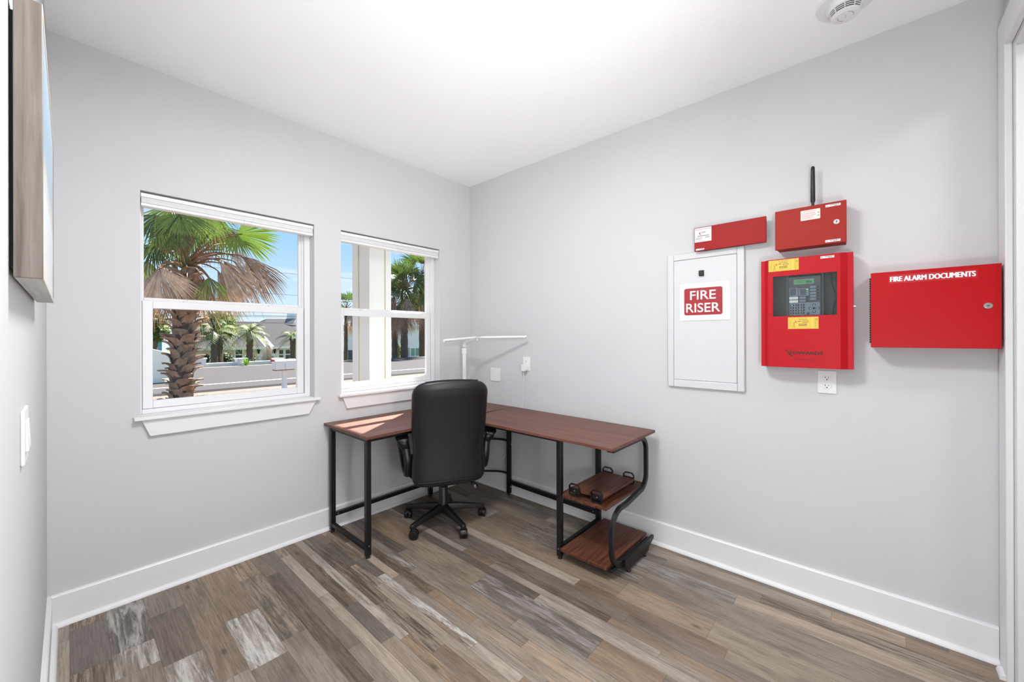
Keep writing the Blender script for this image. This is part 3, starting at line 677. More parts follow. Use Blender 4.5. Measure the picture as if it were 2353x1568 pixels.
# fire alarm control panel
t = thing('fire_alarm_panel', 'large red fire alarm control panel with a window onto its keypad', 'alarm panel', (0, -2.555, 1.166))
y0, y1, z0, z1 = -2.368, -2.737, 1.169, 1.7185; X = -0.10; XC = -0.082
wy0, wy1, wz0, wz1 = -2.423, -2.679, 1.427, 1.631
MB().box(-0.030, 0, y0-0.003, y1+0.003, z0+0.003, z1-0.003).build('back_box', mat('red_dark', (150, 22, 30), 0.5), t, bevel=0.001)
f = MB()
prof_l = [(y0, -0.02), (y0, XC), (y0-0.016, XC), (y0-0.034, X), (y0-0.034, X+0.004), (y0-0.016, XC+0.006), (y0-0.003, XC+0.006), (y0-0.003, -0.02)]
f.prism([(a, b_) for a, b_ in [(q[0], q[1]) for q in prof_l]], 'Z', z0, z1) if False else None
def zprism(mb, prof, za, zb): return mb.rings([[Vector((x, y, z)) for y, x in prof] for z in (za, zb)])
zprism(f, prof_l, z0, z1)
zprism(f, [(y1, -0.02), (y1, XC), (y1+0.020, XC), (y1+0.046, X), (y1+0.046, X+0.004), (y1+0.02, XC+0.006), (y1+0.003, XC+0.006), (y1+0.003, -0.02)], z0, z1)
ca, cb_ = y0-0.034, y1+0.046
f.box(X, X+0.004, ca, wy0, z0, z1); f.box(X, X+0.004, wy1, cb_, z0, z1); f.box(X, X+0.004, wy0, wy1, wz1, z1); f.box(X, X+0.004, wy0, wy1, z0, wz0)
f.box(X+0.004, -0.02, y0-0.03, y1+0.04, z1-0.003, z1); f.box(X+0.004, -0.02, y0-0.03, y1+0.04, z0, z0+0.003)
door = f.build('door', 'red_enamel', t, smooth=20)
MB().box(X+0.001, X+0.003, wy0, wy1, wz0, wz1).build('window_pane', 'panel_glass', door, smooth=0)
MB().box(-0.034, -0.030, wy0+0.02, wy1-0.02, wz0-0.02, wz1+0.02).build('inner_plate', 'panel_dark', t, smooth=0)
kx = -0.083; ky0, ky1 = -2.487, -2.617
an = MB(); an.box(kx, -0.034, ky0, ky1, wz0-0.01, wz1-0.008); an.box(kx+0.02, -0.034, ky0+0.014, ky0, wz0-0.01, wz1+0.01); an.box(kx+0.012, -0.034, ky1, ky1-0.011, wz0-0.01, wz1+0.01)
kp = an.build('keypad', 'panel_grey', t, bevel=0.0015)
def U(u): return ky0+(ky1-ky0)*u
def V(v): return wz0+(wz1-0.008-wz0)*v
def pad(mb, u0, u1, v0, v1, d=0.0015, r=0.0012): mb.prism(rrect(U(u1), U(u0), V(v0), V(v1), r, 3), 'X', kx-d, kx)
b = MB(); pad(b, 0.17, 0.80, 0.80, 0.93, 0.002); b.build('display_bezel', 'key_plate', kp, smooth=0)
b = MB(); pad(b, 0.19, 0.78, 0.815, 0.915, 0.0025); b.build('display', 'lcd_green', kp, smooth=0)
b = MB(); pad(b, 0.55, 0.74, 0.825, 0.88, 0.0028, 0.003); lines(b, kx-0.0029, U(0.23), U(0.7), V(0.83), V(0.905), 2, 0.003, 12, 0.1); b.build('display_text', 'lcd_dark', kp, smooth=0)
b = MB(); pad(b, 0.03, 0.32, 0.50, 0.72); pad(b, 0.30, 0.64, 0.51, 0.69); pad(b, 0.04, 0.97, 0.02, 0.335, 0.0012, 0.004); b.build('key_plate', 'key_plate', kp, smooth=0)
b = MB()
for i in range(5): pad(b, 0.05, 0.24, 0.535+0.037*i, 0.558+0.037*i, 0.0025, 0.0005)
for i in range(4): pad(b, 0.36, 0.56, 0.53+0.039*i, 0.553+0.039*i, 0.0025, 0.0005)
b.build('indicator_slots', 'key_dark', kp, smooth=0)
b = MB(); pad(b, 0.57, 0.61, 0.655, 0.672, 0.003, 0.0005); b.build('indicator_light', 'led_green', kp, smooth=0)
for v in (0.455, 0.37):
    b = MB(); pad(b, 0.03, 0.31, v-0.03, v+0.035, 0.0028); b.build('label_strip', 'key_white', kp, smooth=0)
for v in (0.71, 0.635, 0.56, 0.485, 0.41):
    b = MB(); pad(b, 0.68, 0.86, v-0.022, v+0.03, 0.0028); b.build('function_key', 'key_plate', kp, smooth=0)
for v in (0.455, 0.375):
    b = MB(); pad(b, 0.36, 0.54, v-0.022, v+0.03, 0.0028); b.build('function_key', 'key_plate', kp, smooth=0)
for v, ua, ub in [(v, 0.88, 0.95) for v in (0.71, 0.635, 0.56, 0.485, 0.41)]+[(v, 0.56, 0.63) for v in (0.455, 0.375)]:
    b = MB(); pad(b, ua, ub, v-0.018, v+0.026, 0.0022); b.build('key_lamp', 'key_dark', kp, smooth=0)
for r in range(4):
    for c_ in range(3):
        b = MB(); u, v = 0.12+0.165*c_, 0.275-0.068*r; pad(b, u-0.06, u+0.06, v-0.022, v+0.022, 0.003); ko = b.build('number_key', 'key_dark', kp, smooth=0)
txt = MB()
for r in range(4):
    for c_ in range(3):
        u, v = 0.12+0.165*c_, 0.275-0.068*r; ch = '123456789*0#'[r*3+c_]; text_on_x(txt, ch, kx-0.0033, U(u-0.022), U(u+0.012), V(v-0.014), V(v+0.014))
txt.build('key_digits', 'key_white', kp, smooth=0)
for (u, v, kd) in ((0.80, 0.265, 'u'), (0.80, 0.095, 'd'), (0.68, 0.18, 'l'), (0.92, 0.18, 'r'), (0.80, 0.18, 'c'), (0.62, 0.055, 'c')):
    b = MB(); pad(b, u-0.042, u+0.042, v-0.026, v+0.026, 0.003); b.build('arrow_key' if kd != 'c' else 'enter_key', 'key_dark', kp, smooth=0)
    if kd != 'c':
        du, dv = 0.022, 0.017
        tri = {'u': [(u-du, v-dv), (u+du, v-dv), (u, v+dv)], 'd': [(u-du, v+dv), (u+du, v+dv), (u, v-dv)], 'l': [(u+du, v-dv), (u+du, v+dv), (u-du, v)], 'r': [(u-du, v-dv), (u-du, v+dv), (u+du, v)]}[kd]
        b = MB(); b.prism([(U(p), V(q)) for p, q in tri], 'X', kx-0.0036, kx-0.003); b.build('arrow_mark', 'key_white', kp, smooth=0)
wire = [(-0.05, -2.655, 1.64), (-0.055, -2.658, 1.60), (-0.06, -2.662, 1.56), (-0.055, -2.672, 1.53), (-0.05, -2.69, 1.525)]
MB().tube(smooth_pts(wire), 0.002, 6).build('cable', 'black_plastic', t)
wire = [(-0.05, -2.69, 1.515), (-0.055, -2.674, 1.51), (-0.06, -2.664, 1.47), (-0.055, -2.66, 1.42)]
MB().tube(smooth_pts(wire), 0.002, 6).build('cable', 'black_plastic', t)
lk = MB(); lk.cyl((-0.06, y1, 1.465), (-0.06, y1-0.006, 1.465), 0.009, n=20); lk.cyl((-0.06, y1-0.006, 1.465), (-0.06, y1-0.009, 1.465), 0.006, n=20); lk.build('lock', 'chrome', door)
def service_card(y0, z0, w, h, seed):
    s = MB().box(X-0.0008, X, y0, y0-w, z0, z0+h).build('service_card', 'paper_yellow', door, smooth=0)
    b = MB(); XX = X-0.0012
    text_on_x(b, 'Fire Alarm System', XX, y0-w*0.33, y0-w*0.66, z0+h*0.86, z0+h*0.94, 0.01); text_on_x(b, 'Service Record', XX, y0-w*0.36, y0-w*0.64, z0+h*0.75, z0+h*0.83, 0.01)
    text_on_x(b, 'AFPS', XX, y0-w*0.315, y0-w*0.44, z0+h*0.58, z0+h*0.67, 0.02, 0.15)
    lines(b, XX, y0-w*0.36, y0-w*0.64, z0+h*0.24, z0+h*0.44, 2, h*0.05, seed, 0.05)
    b.build('card_print', 'ink_black', s, smooth=0)
    b = MB()
    for u in (0.14, 0.23, 0.74, 0.86, 0.92): b.box(XX, XX+0.0003, y0-w*u, y0-w*u-0.0005, z0+h*0.04, z0+h*0.96)
    for v in (0.2, 0.09, 0.04): b.box(XX, XX+0.0003, y0-w*0.14, y0-w*0.74, z0+h*v, z0+h*v+0.0005)
    lines(b, XX, y0-w*0.48, y0-w*0.72, z0+h*0.46, z0+h*0.72, 5, h*0.025, seed+1, 0.3)
    for q in range(2):
        for k in range(7): b.box(XX, XX+0.0003, y0-w*(0.05+0.04*q), y0-w*(0.05+0.04*q)-0.0014, z0+h*(0.1+0.115*k), z0+h*(0.18+0.115*k))
    for q in (0.89, 0.955):
        for k in range(6): b.box(XX, XX+0.0003, y0-w*q, y0-w*q-0.002, z0+h*(0.1+0.14*k), z0+h*(0.17+0.14*k))
    b.build('card_lines', 'ink_olive', s, smooth=0)
    b = MB(); swoosh(b, XX-0.0001, y0-w*0.285, z0+h*0.60, h*0.085); b.build('card_flame', 'ink_red', s, smooth=0)
    b = MB(); rnd = random.Random(seed)
    for k in range(5):
        yy, zz = y0-w*(0.17+0.02*rnd.random()), z0+h*(0.16+0.09*k); b.tube([(XX, yy, zz), (XX, yy-0.004, zz+0.003), (XX, yy-0.001, zz+0.004), (XX, yy-0.005, zz+0.001)], 0.0005, 4)
    b.build('handwriting', 'ink_black', s, smooth=0); b = MB()
    b.tube([(XX, y0-w*0.94+0.002*math.cos(R_(a)), z0+h*0.76+0.003*math.sin(R_(a))) for a in range(0, 360, 40)], 0.0005, 4, closed=True)
    b.build('handwritten_circle', 'ink_black', s, smooth=0)
service_card(-2.4045, 1.657, 0.127, 0.057, 21); service_card(-2.487, 1.362, 0.122, 0.058, 33)
strip_label(door, X, -2.617, 1.699, 0.052, 0.011)
b = MB(); XX = X-0.0004
[text_on_x(b, 'EDWARDS', XX-0.00005*i, -2.494-q, -2.626-q, 1.235, 1.2505, 0.014) for i, q in enumerate((-0.0006, 0.0006))]
top_arc = [(-2.4765+0.0042*k, 1.2565+0.0052*math.sin(math.pi*(0.06+0.94*k/12))) for k in range(13)]
top_arc = [(-2.4765-0.0042*k, z) for k, (_, z) in enumerate(top_arc)]
for k in range(12):
    h0, h1 = 0.0022*(1-k/12.5), 0.0022*(1-(k+1)/12.5); p, q = top_arc[k], top_arc[k+1]
    b.add([(XX, p[0], p[1]), (XX, q[0], q[1]), (XX, q[0], q[1]-h1), (XX, p[0], p[1]-h0)], [(0, 1, 2, 3)])
dg_ = [(-2.4765, 1.2565, 0.0035), (-2.4815, 1.2480, 0.0045), (-2.4870, 1.2390, 0.0055), (-2.4925, 1.2310, 0.0080), (-2.4965, 1.2268, 0.0095)]
for (p, q) in zip(dg_, dg_[1:]): b.add([(XX, p[0], p[1]), (XX, p[0]-p[2], p[1]-0.0008), (XX, q[0]-q[2], q[1]+0.0015), (XX, q[0], q[1])], [(0, 1, 2, 3)])
b.add([(XX, -2.4965, 1.2268), (XX, -2.506, 1.2283), (XX, -2.513, 1.2300), (XX, -2.500, 1.2240)], [(0, 1, 2, 3)])
text_on_x(b, 'iO  S E R I E S', XX, -2.512, -2.595, 1.2045, 1.2135, 0.012)
b.build('maker_lettering', 'ink_black', door, smooth=0, fix=False)

# fire alarm documents box
t = thing('document_box', 'wide red box lettered FIRE ALARM DOCUMENTS by the doorway', 'document cabinet', (0, -2.985, 1.275))
y0, y1, z0, z1, X = -2.797, -3.173, 1.275, 1.6075, -0.115
MB().box(X+0.004, 0, y0-0.0015, y1+0.0015, z0+0.0015, z1-0.0015).build('body', 'red_crimson', t, bevel=0.001)
door = MB().box(X, X+0.003, y0, y1, z0, z1).build('door', 'red_crimson', t, bevel=0.0012)
h_ = MB()
for k in range(28): h_.cyl((X+0.002, y0+0.0022, z0+0.02+k*0.0104), (X+0.002, y0+0.0022, z0+0.0285+k*0.0104), 0.0022, n=8)
h_.build('piano_hinge', 'black_metal', t)
lk = MB(); lk.cyl((X, -3.138, 1.444), (X-0.003, -3.138, 1.444), 0.0118, n=28); lk.cyl((X-0.003, -3.138, 1.444), (X-0.006, -3.138, 1.444), 0.009, n=28); lko = lk.build('lock', 'chrome', door)
MB().box(X-0.0064, X-0.0058, -3.1345, -3.1415, 1.4425, 1.4455).build('keyway', 'slot_dark', lko, smooth=0)
MB().box(X-0.0004, X, -2.856, -3.112, 1.556, 1.592).build('label_band', 'red_band', door, smooth=0)
b = MB(); [text_on_x(b, 'FIRE ALARM DOCUMENTS', X-0.0008-0.00004*i, -2.861-q, -3.106-q, 1.5635+w_, 1.5845+w_, 0.0) for i, (q, w_) in enumerate([(-0.0015, 0), (-0.0008, 0.0005), (0, 0), (0.0008, 0.0005), (0.0015, 0), (-0.0008, -0.0005), (0.0008, -0.0005)])]; b.build('lettering', 'paper_white', door, smooth=0)
MB().tube([(-0.06, -2.957+0.004*math.cos(R_(a)), z1+0.003+0.004*math.sin(R_(a))) for a in range(0, 360, 30)], 0.0007, 5, closed=True).build('wire_loop', 'steel_screw', t)

# ================================================================== CORNER DESK
t = thing('corner_desk', 'walnut topped L-shaped corner desk on a black steel frame with open shelves', 'desk', (-0.6, -0.6, 0))
ZD, TH = 0.7370, 0.016
MB().box(-1.357, -0.6215, -0.598, -0.014, ZD-TH, ZD).build('tabletop', 'walnut_top_x', t, bevel=0.0007)
c = MB(); c.prism([(-0.6205, -0.014), (-0.03, -0.014), (-0.03, -0.5662), (-0.6225, -0.566), (-0.6225, -0.598), (-0.6205, -0.598)], 'Z', ZD-TH, ZD)
c.build('tabletop', 'walnut_top_x', t, bevel=0.0007)
MB().prism([(-0.624, -1.790), (-0.062, -1.790), (-0.030, -0.567), (-0.624, -0.567)], 'Z', ZD-TH, ZD).build('tabletop', 'walnut_top_y', t, bevel=0.0007)
LW = 0.0155
def leg(x, y, zt=ZD-TH):
    m = MB(); m.box(x-LW, x+LW, y-LW, y+LW, 0.016, zt); lo = m.build('leg', 'black_metal', t, bevel=0.003)
    MB().lathe((x, y, 0), [(0, 0), (0.013, 0), (0.0135, 0.006), (0.008, 0.016), (0, 0.0165)], 16).build('levelling_foot', 'black_plastic', lo)
    return lo
def screw(parent, p, d):
    d = Vector(d); p = Vector(p); MB().cyl(p, p+d*0.002, 0.0042, n=12).build('bolt', 'steel_screw', parent)
l1 = leg(-1.321, -0.068); l2 = leg(-1.323, -0.548); l3 = leg(-0.513, -0.072); l4 = leg(-0.060, -0.545); l5 = leg(-0.560, -1.412); l6 = leg(-0.085, -1.40)
screw(l2, (-1.323, -0.548-LW, 0.075), (0, -1, 0)); screw(l5, (-0.560-LW, -1.412, 0.062), (-1, 0, 0)); screw(l4, (-0.060, -0.545-LW, 0.07), (0, -1, 0)); screw(l3, (-0.513, -0.072-LW, 0.07), (0, -1, 0))
def rail(p0, p1, w=0.0125, h=0.0125):
    p0, p1 = Vector(p0), Vector(p1); d = (p1-p0); L_ = d.length; d.normalize(); s_ = Vector((0, 0, 1)).cross(d)
    return MB().obox((p0+p1)/2, d*(L_/2), s_*w, Vector((0, 0, h))).build('rail', 'black_metal', t, bevel=0.002)
zr = ZD-TH-0.013
rail((-1.321, -0.0835, zr), (-1.323, -0.5325, zr)); rail((-1.3075, -0.548, zr), (-0.575, -0.548, zr)); rail((-1.3055, -0.068, zr), (-0.5285, -0.072, zr))
rail((-1.321, -0.0835, 0.052), (-1.323, -0.5325, 0.052)); r1 = rail((-1.3055, -0.070, 0.118), (-0.5285, -0.074, 0.118))
rail((-0.060, -0.5605, zr), (-0.083, -1.385, zr)); rail((-0.560, -0.535, zr), (-0.560, -1.3965, zr)); r2 = rail((-0.062, -0.5605, 0.112), (-0.083, -1.3845, 0.112), 0.0125, 0.016)
rail((-0.5445, -1.410, zr), (-0.0995, -1.402, zr)); rail((-0.5445, -1.410, 0.062), (-0.0995, -1.402, 0.062))
rail((-0.575, -0.555, zr), (-0.07, -0.555, zr))
screw(r1, (-1.29, -0.0825, 0.118), (0, -1, 0)); screw(r2, (-0.0945, -1.365, 0.112), (-1, 0, 0))
for zc in (0.452, 0.178):
    MB().tube(smooth_pts([(-0.060, -0.5295, zc), (-0.060, -0.46, zc), (-0.125, -0.385, zc+0.004), (-0.35, -0.135, zc+0.004), (-0.42, -0.072, zc), (-0.4975, -0.072, zc)], 2), 0.009, 10).build('corner_brace', 'black_metal', t)
g = MB(); g.prism([(-0.0835, 0.705), (-0.125, 0.705), (-0.10, 0.69), (-0.09, 0.672), (-0.0835, 0.655)], 'X', -1.329, -1.313); g.build('gusset', 'black_metal', t)
# shelves
MB().box(-0.592, -0.072, -1.738, -1.436, 0.063, 0.080).build('shelf', 'walnut_shelf', t, bevel=0.0015)
MB().box(-0.556, -0.050, -1.716, -1.404, 0.367, 0.385).build('shelf', 'walnut_shelf', t, bevel=0.0015)
# S-shaped end frame
YS = -1.758
sp = [(-0.565, 0.709), (-0.24, 0.709)]+arc((-0.215, 0.622), 0.087, 82, 0, 10)+[(-0.128, 0.49)]+arc((-0.215, 0.482), 0.087, -5, -82, 10)+[(-0.30, 0.384), (-0.40, 0.372)]+arc((-0.464, 0.262), 0.11, 82, 175, 10)+[(-0.574, 0.19)]+arc((-0.476, 0.168), 0.098, 182, 268, 10)+[(-0.40, 0.070), (-0.33, 0.070)]
MB().tube([(x, YS, z) for x, z in sp], 0.01, 4, up=(0, 1, 0), rect=(0.0125, 0.011)).build('end_frame', 'black_metal', t, bevel=0.002)
bp_ = MB(); bp_.prism([(-0.46, 0.082), (-0.075, 0.082), (-0.075, 0.062), (-0.13, 0.040), (-0.16, 0.014), (-0.43, 0.014), (-0.46, 0.04)], 'Y', YS-0.026, YS-0.0115)
bpo = bp_.build('foot_panel', 'black_metal', t, bevel=0.0015)
for xx in (-0.41, -0.20):
    MB().lathe((xx, YS-0.019, 0), [(0, 0), (0.012, 0), (0.0125, 0.006), (0.007, 0.0145), (0, 0.0145)], 14).build('levelling_foot', 'black_plastic', bpo)
for xx, zz in ((-0.41, 0.066), (-0.15, 0.066)): MB().cyl((xx, YS-0.026, zz), (xx, YS-0.0285, zz), 0.0045, n=12).build('bolt', 'black_plastic', bpo)
rail((-0.56, YS+0.0125, 0.051), (-0.08, YS+0.0125, 0.051), 0.008, 0.01); rail((-0.565, YS+0.022, zr), (-0.075, YS+0.022, zr), 0.01, 0.012)

# small riser tray on the middle shelf
t = thing('printer_stand', 'small walnut tray with four black metal handles on the middle desk shelf', 'tray', (-0.32, -1.56, 0.385))
MB().box(-0.527, -0.138, -1.685, -1.462, 0.412, 0.427).build('board', 'walnut_shelf', t, bevel=0.0012)
def bracket(x, y, s):
    o_ = [(y-0.037, 0.395), (y-0.029, 0.3865), (y+0.029, 0.3865), (y+0.037, 0.395), (y+0.037, 0.442), (y+0.023, 0.458), (y-0.023, 0.458), (y-0.037, 0.442)]
    i_ = [(y-0.031, 0.397), (y-0.026, 0.3925), (y+0.026, 0.3925), (y+0.031, 0.397), (y+0.031, 0.440), (y+0.020, 0.452), (y-0.020, 0.452), (y-0.031, 0.440)]
    m = MB(); xa, xb = x, x+s*0.012
    k = len(m.v)
    m.rings([[Vector((xa, *p)) for p in o_], [Vector((xb, *p)) for p in o_], [Vector((xb, *p)) for p in i_], [Vector((xa, *p)) for p in i_]], cap=False, closed=True)
    m.box(xb-s*0.003, xb, y-0.031, y+0.031, 0.404, 0.432); bo = m.build('handle', 'black_metal', t, bevel=0.001)
    MB().cyl((xa+s*0.010, y, 0.417), (xa+s*0.006, y, 0.417), 0.004, n=12).build('bolt', 'steel_screw', bo)
for y in (-1.497, -1.645): bracket(-0.5395, y, 1); bracket(-0.1255, y, -1)

# ================================================================== DESK LAMP
t0 = atD(1067, 772, 3.5); lx, ly = t0.x, t0.y
t = thing('desk_lamp', 'white LED desk lamp with two long light bars, standing in the desk corner', 'desk lamp', (lx, ly, ZD))
fd = Vector((0.7445, 0.6677, 0)); rt = Vector((0.6677, -0.7445, 0))
b = MB(); b.obox((lx, ly, ZD+0.006), rt*0.05, fd*0.04, (0, 0, 0.006)); b.obox((lx, ly, ZD+0.03), rt*0.022, fd*0.018, (0, 0, 0.02)); b.build('base', 'plastic_white', t, bevel=0.003)
pz = 1.33-(812-772)/914.13*3.5
MB().obox((lx, ly, (ZD+0.04+pz)/2), rt*0.0155, fd*0.008, (0, 0, (pz-ZD-0.04)/2)).build('pole', 'plastic_white', t, bevel=0.003)
MB().obox((lx, ly, pz+0.022), rt*0.0195, fd*0.011, (0, 0, 0.024)).build('joint', 'plastic_white', t, bevel=0.003)
hc = atD(1097, 776, 3.25)
neck = [(lx, ly, pz+0.044), (lx, ly, pz+0.085)]
P0 = Vector((lx, ly, pz+0.06)); P1 = Vector((lx, ly, hc.z-0.012)); P2 = Vector((hc.x, hc.y, hc.z-0.010))
neck = [P0*(1-u)**2+P1*(2*u*(1-u))+P2*u*u for u in [i/14 for i in range(15)]]
MB().tube(neck, 0.01, 4, up=tuple(fd), rect=(0.014, 0.008)).build('neck', 'plastic_white', t, bevel=0.002)
MB().obox(hc, rt*0.045, fd*0.012, (0, 0, 0.006)).build('hinge', mat('lamp_grey', (200, 200, 200), 0.35), t, bevel=0.002)
eL = atD(1021, 783, 2.95); eR = atD(1209, 774.5, 3.2)
for e, nm in ((eL, 'L'), (eR, 'R')):
    s_ = hc+(e-hc).normalized()*0.03
    br = MB().tube([s_, e], 0.0105, 12).build('light_bar', 'plastic_white', t)
    MB().tube([e-(e-hc).normalized()*0.003, e+(e-hc).normalized()*0.004], 0.0115, 12).build('end_cap', 'vinyl_white', br)

# ================================================================== OFFICE CHAIR
CH = Vector((-0.735, -0.525, 0)); FACE = R_(62); RZ = FACE-math.pi/2
t = thing('office_chair', 'black leather swivel office chair with padded back, turned towards the desk corner', 'chair', CH, RZ)
CM = Matrix.Translation(CH) @ Matrix.Rotation(RZ, 4, 'Z')
class CB(MB):
    "mesh builder in the chair's own axes: +y is where the chair faces"
    def build(s, *a, **k):
        s.v = [CM @ p for p in s.v]; return MB.build(s, *a, **k)
off = R_(187)-RZ
for k in range(5):
    a = off+k*R_(72); u = Vector((math.cos(a), math.sin(a), 0)); v = Vector((-math.sin(a), math.cos(a), 0)); m = CB(); rs = []
    for r, zc, w, h in ((0.022, 0.112, 0.026, 0.028), (0.08, 0.110, 0.0235, 0.024), (0.17, 0.100, 0.019, 0.019), (0.255, 0.088, 0.0165, 0.0155), (0.285, 0.083, 0.0165, 0.015), (0.300, 0.080, 0.012, 0.011)):
        sec = [(-1, -1), (1, -1), (1, 0.35), (0.62, 1), (-0.62, 1), (-1, 0.35)]
        rs.append([u*r+v*(w*x)+Vector((0, 0, zc+h*z)) for x, z in sec])
    m.rings(rs); sp = m.build('base_leg', 'black_plastic', t, bevel=0.003)
    cp = u*0.283; m = CB(); m.cyl(cp+Vector((0, 0, 0.06)), cp+Vector((0, 0, 0.074)), 0.0165, n=16)
    rot = a+R_([35, 60, -30, 75, 20][k]); w = Vector((math.cos(rot), math.sin(rot), 0)); d = Vector((-math.sin(rot), math.cos(rot), 0)); cc = cp+d*0.008+Vector((0, 0, 0.0305))
    m.rings([[cc+d*(0.031*math.cos(R_(q)))+Vector((0, 0, 0.031*math.sin(R_(q))+0.004))+w*(0.012*s_) for q in range(20, 201, 15)] for s_ in (-1, 1)])
    m.build('caster_housing', 'black_plastic', sp, bevel=0.002)
    for s_ in (-1, 1):
        m = CB(); prof = [(0.0, 0.0), (0.028, 0.0), (0.0305, 0.003), (0.0305, 0.015), (0.026, 0.0205), (0.012, 0.023), (0.0, 0.023)]
        A = w*s_; rs = []
        for r, h in prof: rs.append([cc+A*(0.004+h)+d*(max(r, 1e-4)*math.cos(R_(q)))+Vector((0, 0, max(r, 1e-4)*math.sin(R_(q)))) for q in range(0, 360, 18)])
        m.rings(rs); m.build('caster_wheel', 'black_plastic', sp, smooth=40)
m = CB(); m.lathe((0, 0, 0), [(0, 0.084), (0.034, 0.084), (0.038, 0.10), (0.036, 0.138), (0.0325, 0.145), (0.0315, 0.255), (0.0275, 0.262), (0, 0.262)], 28); m.build('column_cover', 'black_plastic', t)
m = CB(); m.cyl((0, 0, 0.25), (0, 0, 0.352), 0.0245, n=24); m.build('gas_lift', 'black_metal', t)
m = CB(); m.box(-0.09, 0.09, -0.12, 0.12, 0.338, 0.372); m.box(-0.045, 0.045, -0.16, 0.16, 0.330, 0.352); m.build('seat_mechanism', 'black_metal', t, bevel=0.006)
m = CB(); m.tube(smooth_pts([(0.05, -0.02, 0.344), (0.13, -0.07, 0.330), (0.186, -0.110, 0.302)]), 0.005, 8); lv = m.build('lever', 'black_metal', t)
m = CB(); m.rings([[Vector((0.186+q*0.55, -0.110-q*0.45, 0.302-q*0.85))+Vector((1.15*w_*math.cos(R_(a)), 0.45*w_*math.sin(R_(a)), 0.2*w_*math.cos(R_(a)))) for a in range(0, 360, 30)] for q, w_ in ((-0.004, 0.006), (0.004, 0.014), (0.025, 0.017), (0.042, 0.015), (0.048, 0.006))])
lvp = m.build('lever_paddle', 'black_plastic', lv)
m = CB(); c0 = Vector((0.199, -0.1295, 0.280))
for a in (45, 135):
    dv = Vector((0.5*math.cos(R_(a)), 0, math.sin(R_(a))))*0.011; m.obox(c0, dv, Vector((0, 0.002, 0)), Vector((-dv.z*0.25, 0, dv.x*0.25)))
m.build('lever_mark', mat('pale_blue_mark', (170, 178, 210), 0.4), lvp, smooth=0)
# seat cushion
def superell(cx, cy, z, a, b, n=3.2, k=40):
    out = []
    for i in range(k):
        q = 2*math.pi*i/k; c_, s_ = math.cos(q), math.sin(q)
        out.append(Vector((cx+a*math.copysign(abs(c_)**(2/n), c_), cy+b*math.copysign(abs(s_)**(2/n), s_), z)))
    return out
m = CB(); m.rings([superell(0, 0.0, z, a, b) for z, a, b in ((0.362, 0.18, 0.18), (0.364, 0.215, 0.215), (0.372, 0.236, 0.236), (0.39, 0.246, 0.248), (0.43, 0.250, 0.252), (0.452, 0.244, 0.246), (0.468, 0.22, 0.222), (0.474, 0.17, 0.17))]); st = m.build('seat', 'black_leather', t, smooth=60)
m = CB(); m.tube(superell(0, 0, 0.392, 0.2485, 0.2505), 0.0035, 6, closed=True); m.build('seat_piping', 'black_stitch', st)
# backrest: lofted padded shell
ZB0, ZB1 = 0.352, 1.038
def bw(z):
    u = (z-ZB0)/(ZB1-ZB0); return 0.236+0.012*math.sin(u*math.pi*0.9)*0.4+0.010*u-0.010*math.exp(-((z-0.60)/0.09)**2)+0.004*math.exp(-((z-0.45)/0.08)**2)
def yc(z):
    u = (z-ZB0)/(ZB1-ZB0); return -0.235-0.02*u-0.06*u*u+0.030*math.sin(u*math.pi)*0.7
def thick(z):
    u = (z-ZB0)/(ZB1-ZB0); return 0.046+0.006*math.sin(u*math.pi)
def corner(z):
    rt_, rb = 0.085, 0.05
    if z > ZB1-rt_: q = z-(ZB1-rt_); return math.sqrt(max(0, 1-(q/rt_)**2)), rt_
    if z < ZB0+rb: q = (ZB0+rb)-z; return math.sqrt(max(0, 1-(q/rb)**2)), rb
    return 1, 0
def back_ring(z, k=44):
    c_, r_ = corner(z); a = bw(z)-r_*(1-c_); th = thick(z)*(0.25+0.75*c_ if r_ else 1); out = []
    for i in range(k):
        q = 2*math.pi*i/k; x, y = math.cos(q), math.sin(q)
        xx = a*math.copysign(abs(x)**0.42, x); arch = 0.012*(1-(xx/a)**2) if z > ZB1-0.07 else 0.012*(1-(xx/a)**2)*0.0
        out.append(Vector((xx, yc(z)+th*math.copysign(abs(y)**0.75, y)+0.018*(xx/0.25)**2, z+arch-0.010*(xx/0.24)**2*(1 if z < ZB0+0.06 else 0)*-1.0)))
    return out
zs = []
for i in range(61):
    u = i/60; zs.append(ZB0+(ZB1-ZB0)*u)
zs = sorted(set(zs+[ZB0+0.002, ZB0+0.006, ZB1-0.002, ZB1-0.006, ZB1-0.016]))
m = CB(); m.rings([back_ring(z) for z in zs]); bk = m.build('backrest', 'black_leather', t, smooth=70)
def rear(x, z, lift=0.0):
    c_, r_ = corner(z); a = bw(z)-r_*(1-c_); th = thick(z)*(0.25+0.75*c_ if r_ else 1); s_ = min(0.999, abs(x)/a)
    q = math.acos(s_**(1/0.42)); return Vector((x, yc(z)-th*(math.sin(q)**0.75)+0.018*(x/0.25)**2-lift, z+(0.012*(1-(x/a)**2) if z > ZB1-0.07 else 0)))
for ins in (0.034, 0.042):
    p = []
    for i in range(26): z = ZB0+ins*0.9+(ZB1-0.052-ins*0.3-ZB0-ins*0.9)*i/25; p.append(rear(-(bw(z)-ins), z, 0.0005))
    zt = ZB1-0.034-ins*0.6
    for i in range(1, 20): x = -(bw(zt)-ins)+2*(bw(zt)-ins)*i/20; p.append(rear(x, zt, 0.0005))
    for i in range(26): z = ZB1-0.052-ins*0.3-(ZB1-0.052-ins*0.3-ZB0-ins*0.9)*i/25; p.append(rear(bw(z)-ins, z, 0.0005))
    m = CB(); m.tube(p, 0.0019, 6); m.build('back_seam', 'black_stitch', bk)
p = [rear(-(bw(0.392)-0.03)+2*(bw(0.392)-0.03)*i/24, 0.392, 0.0) for i in range(25)]
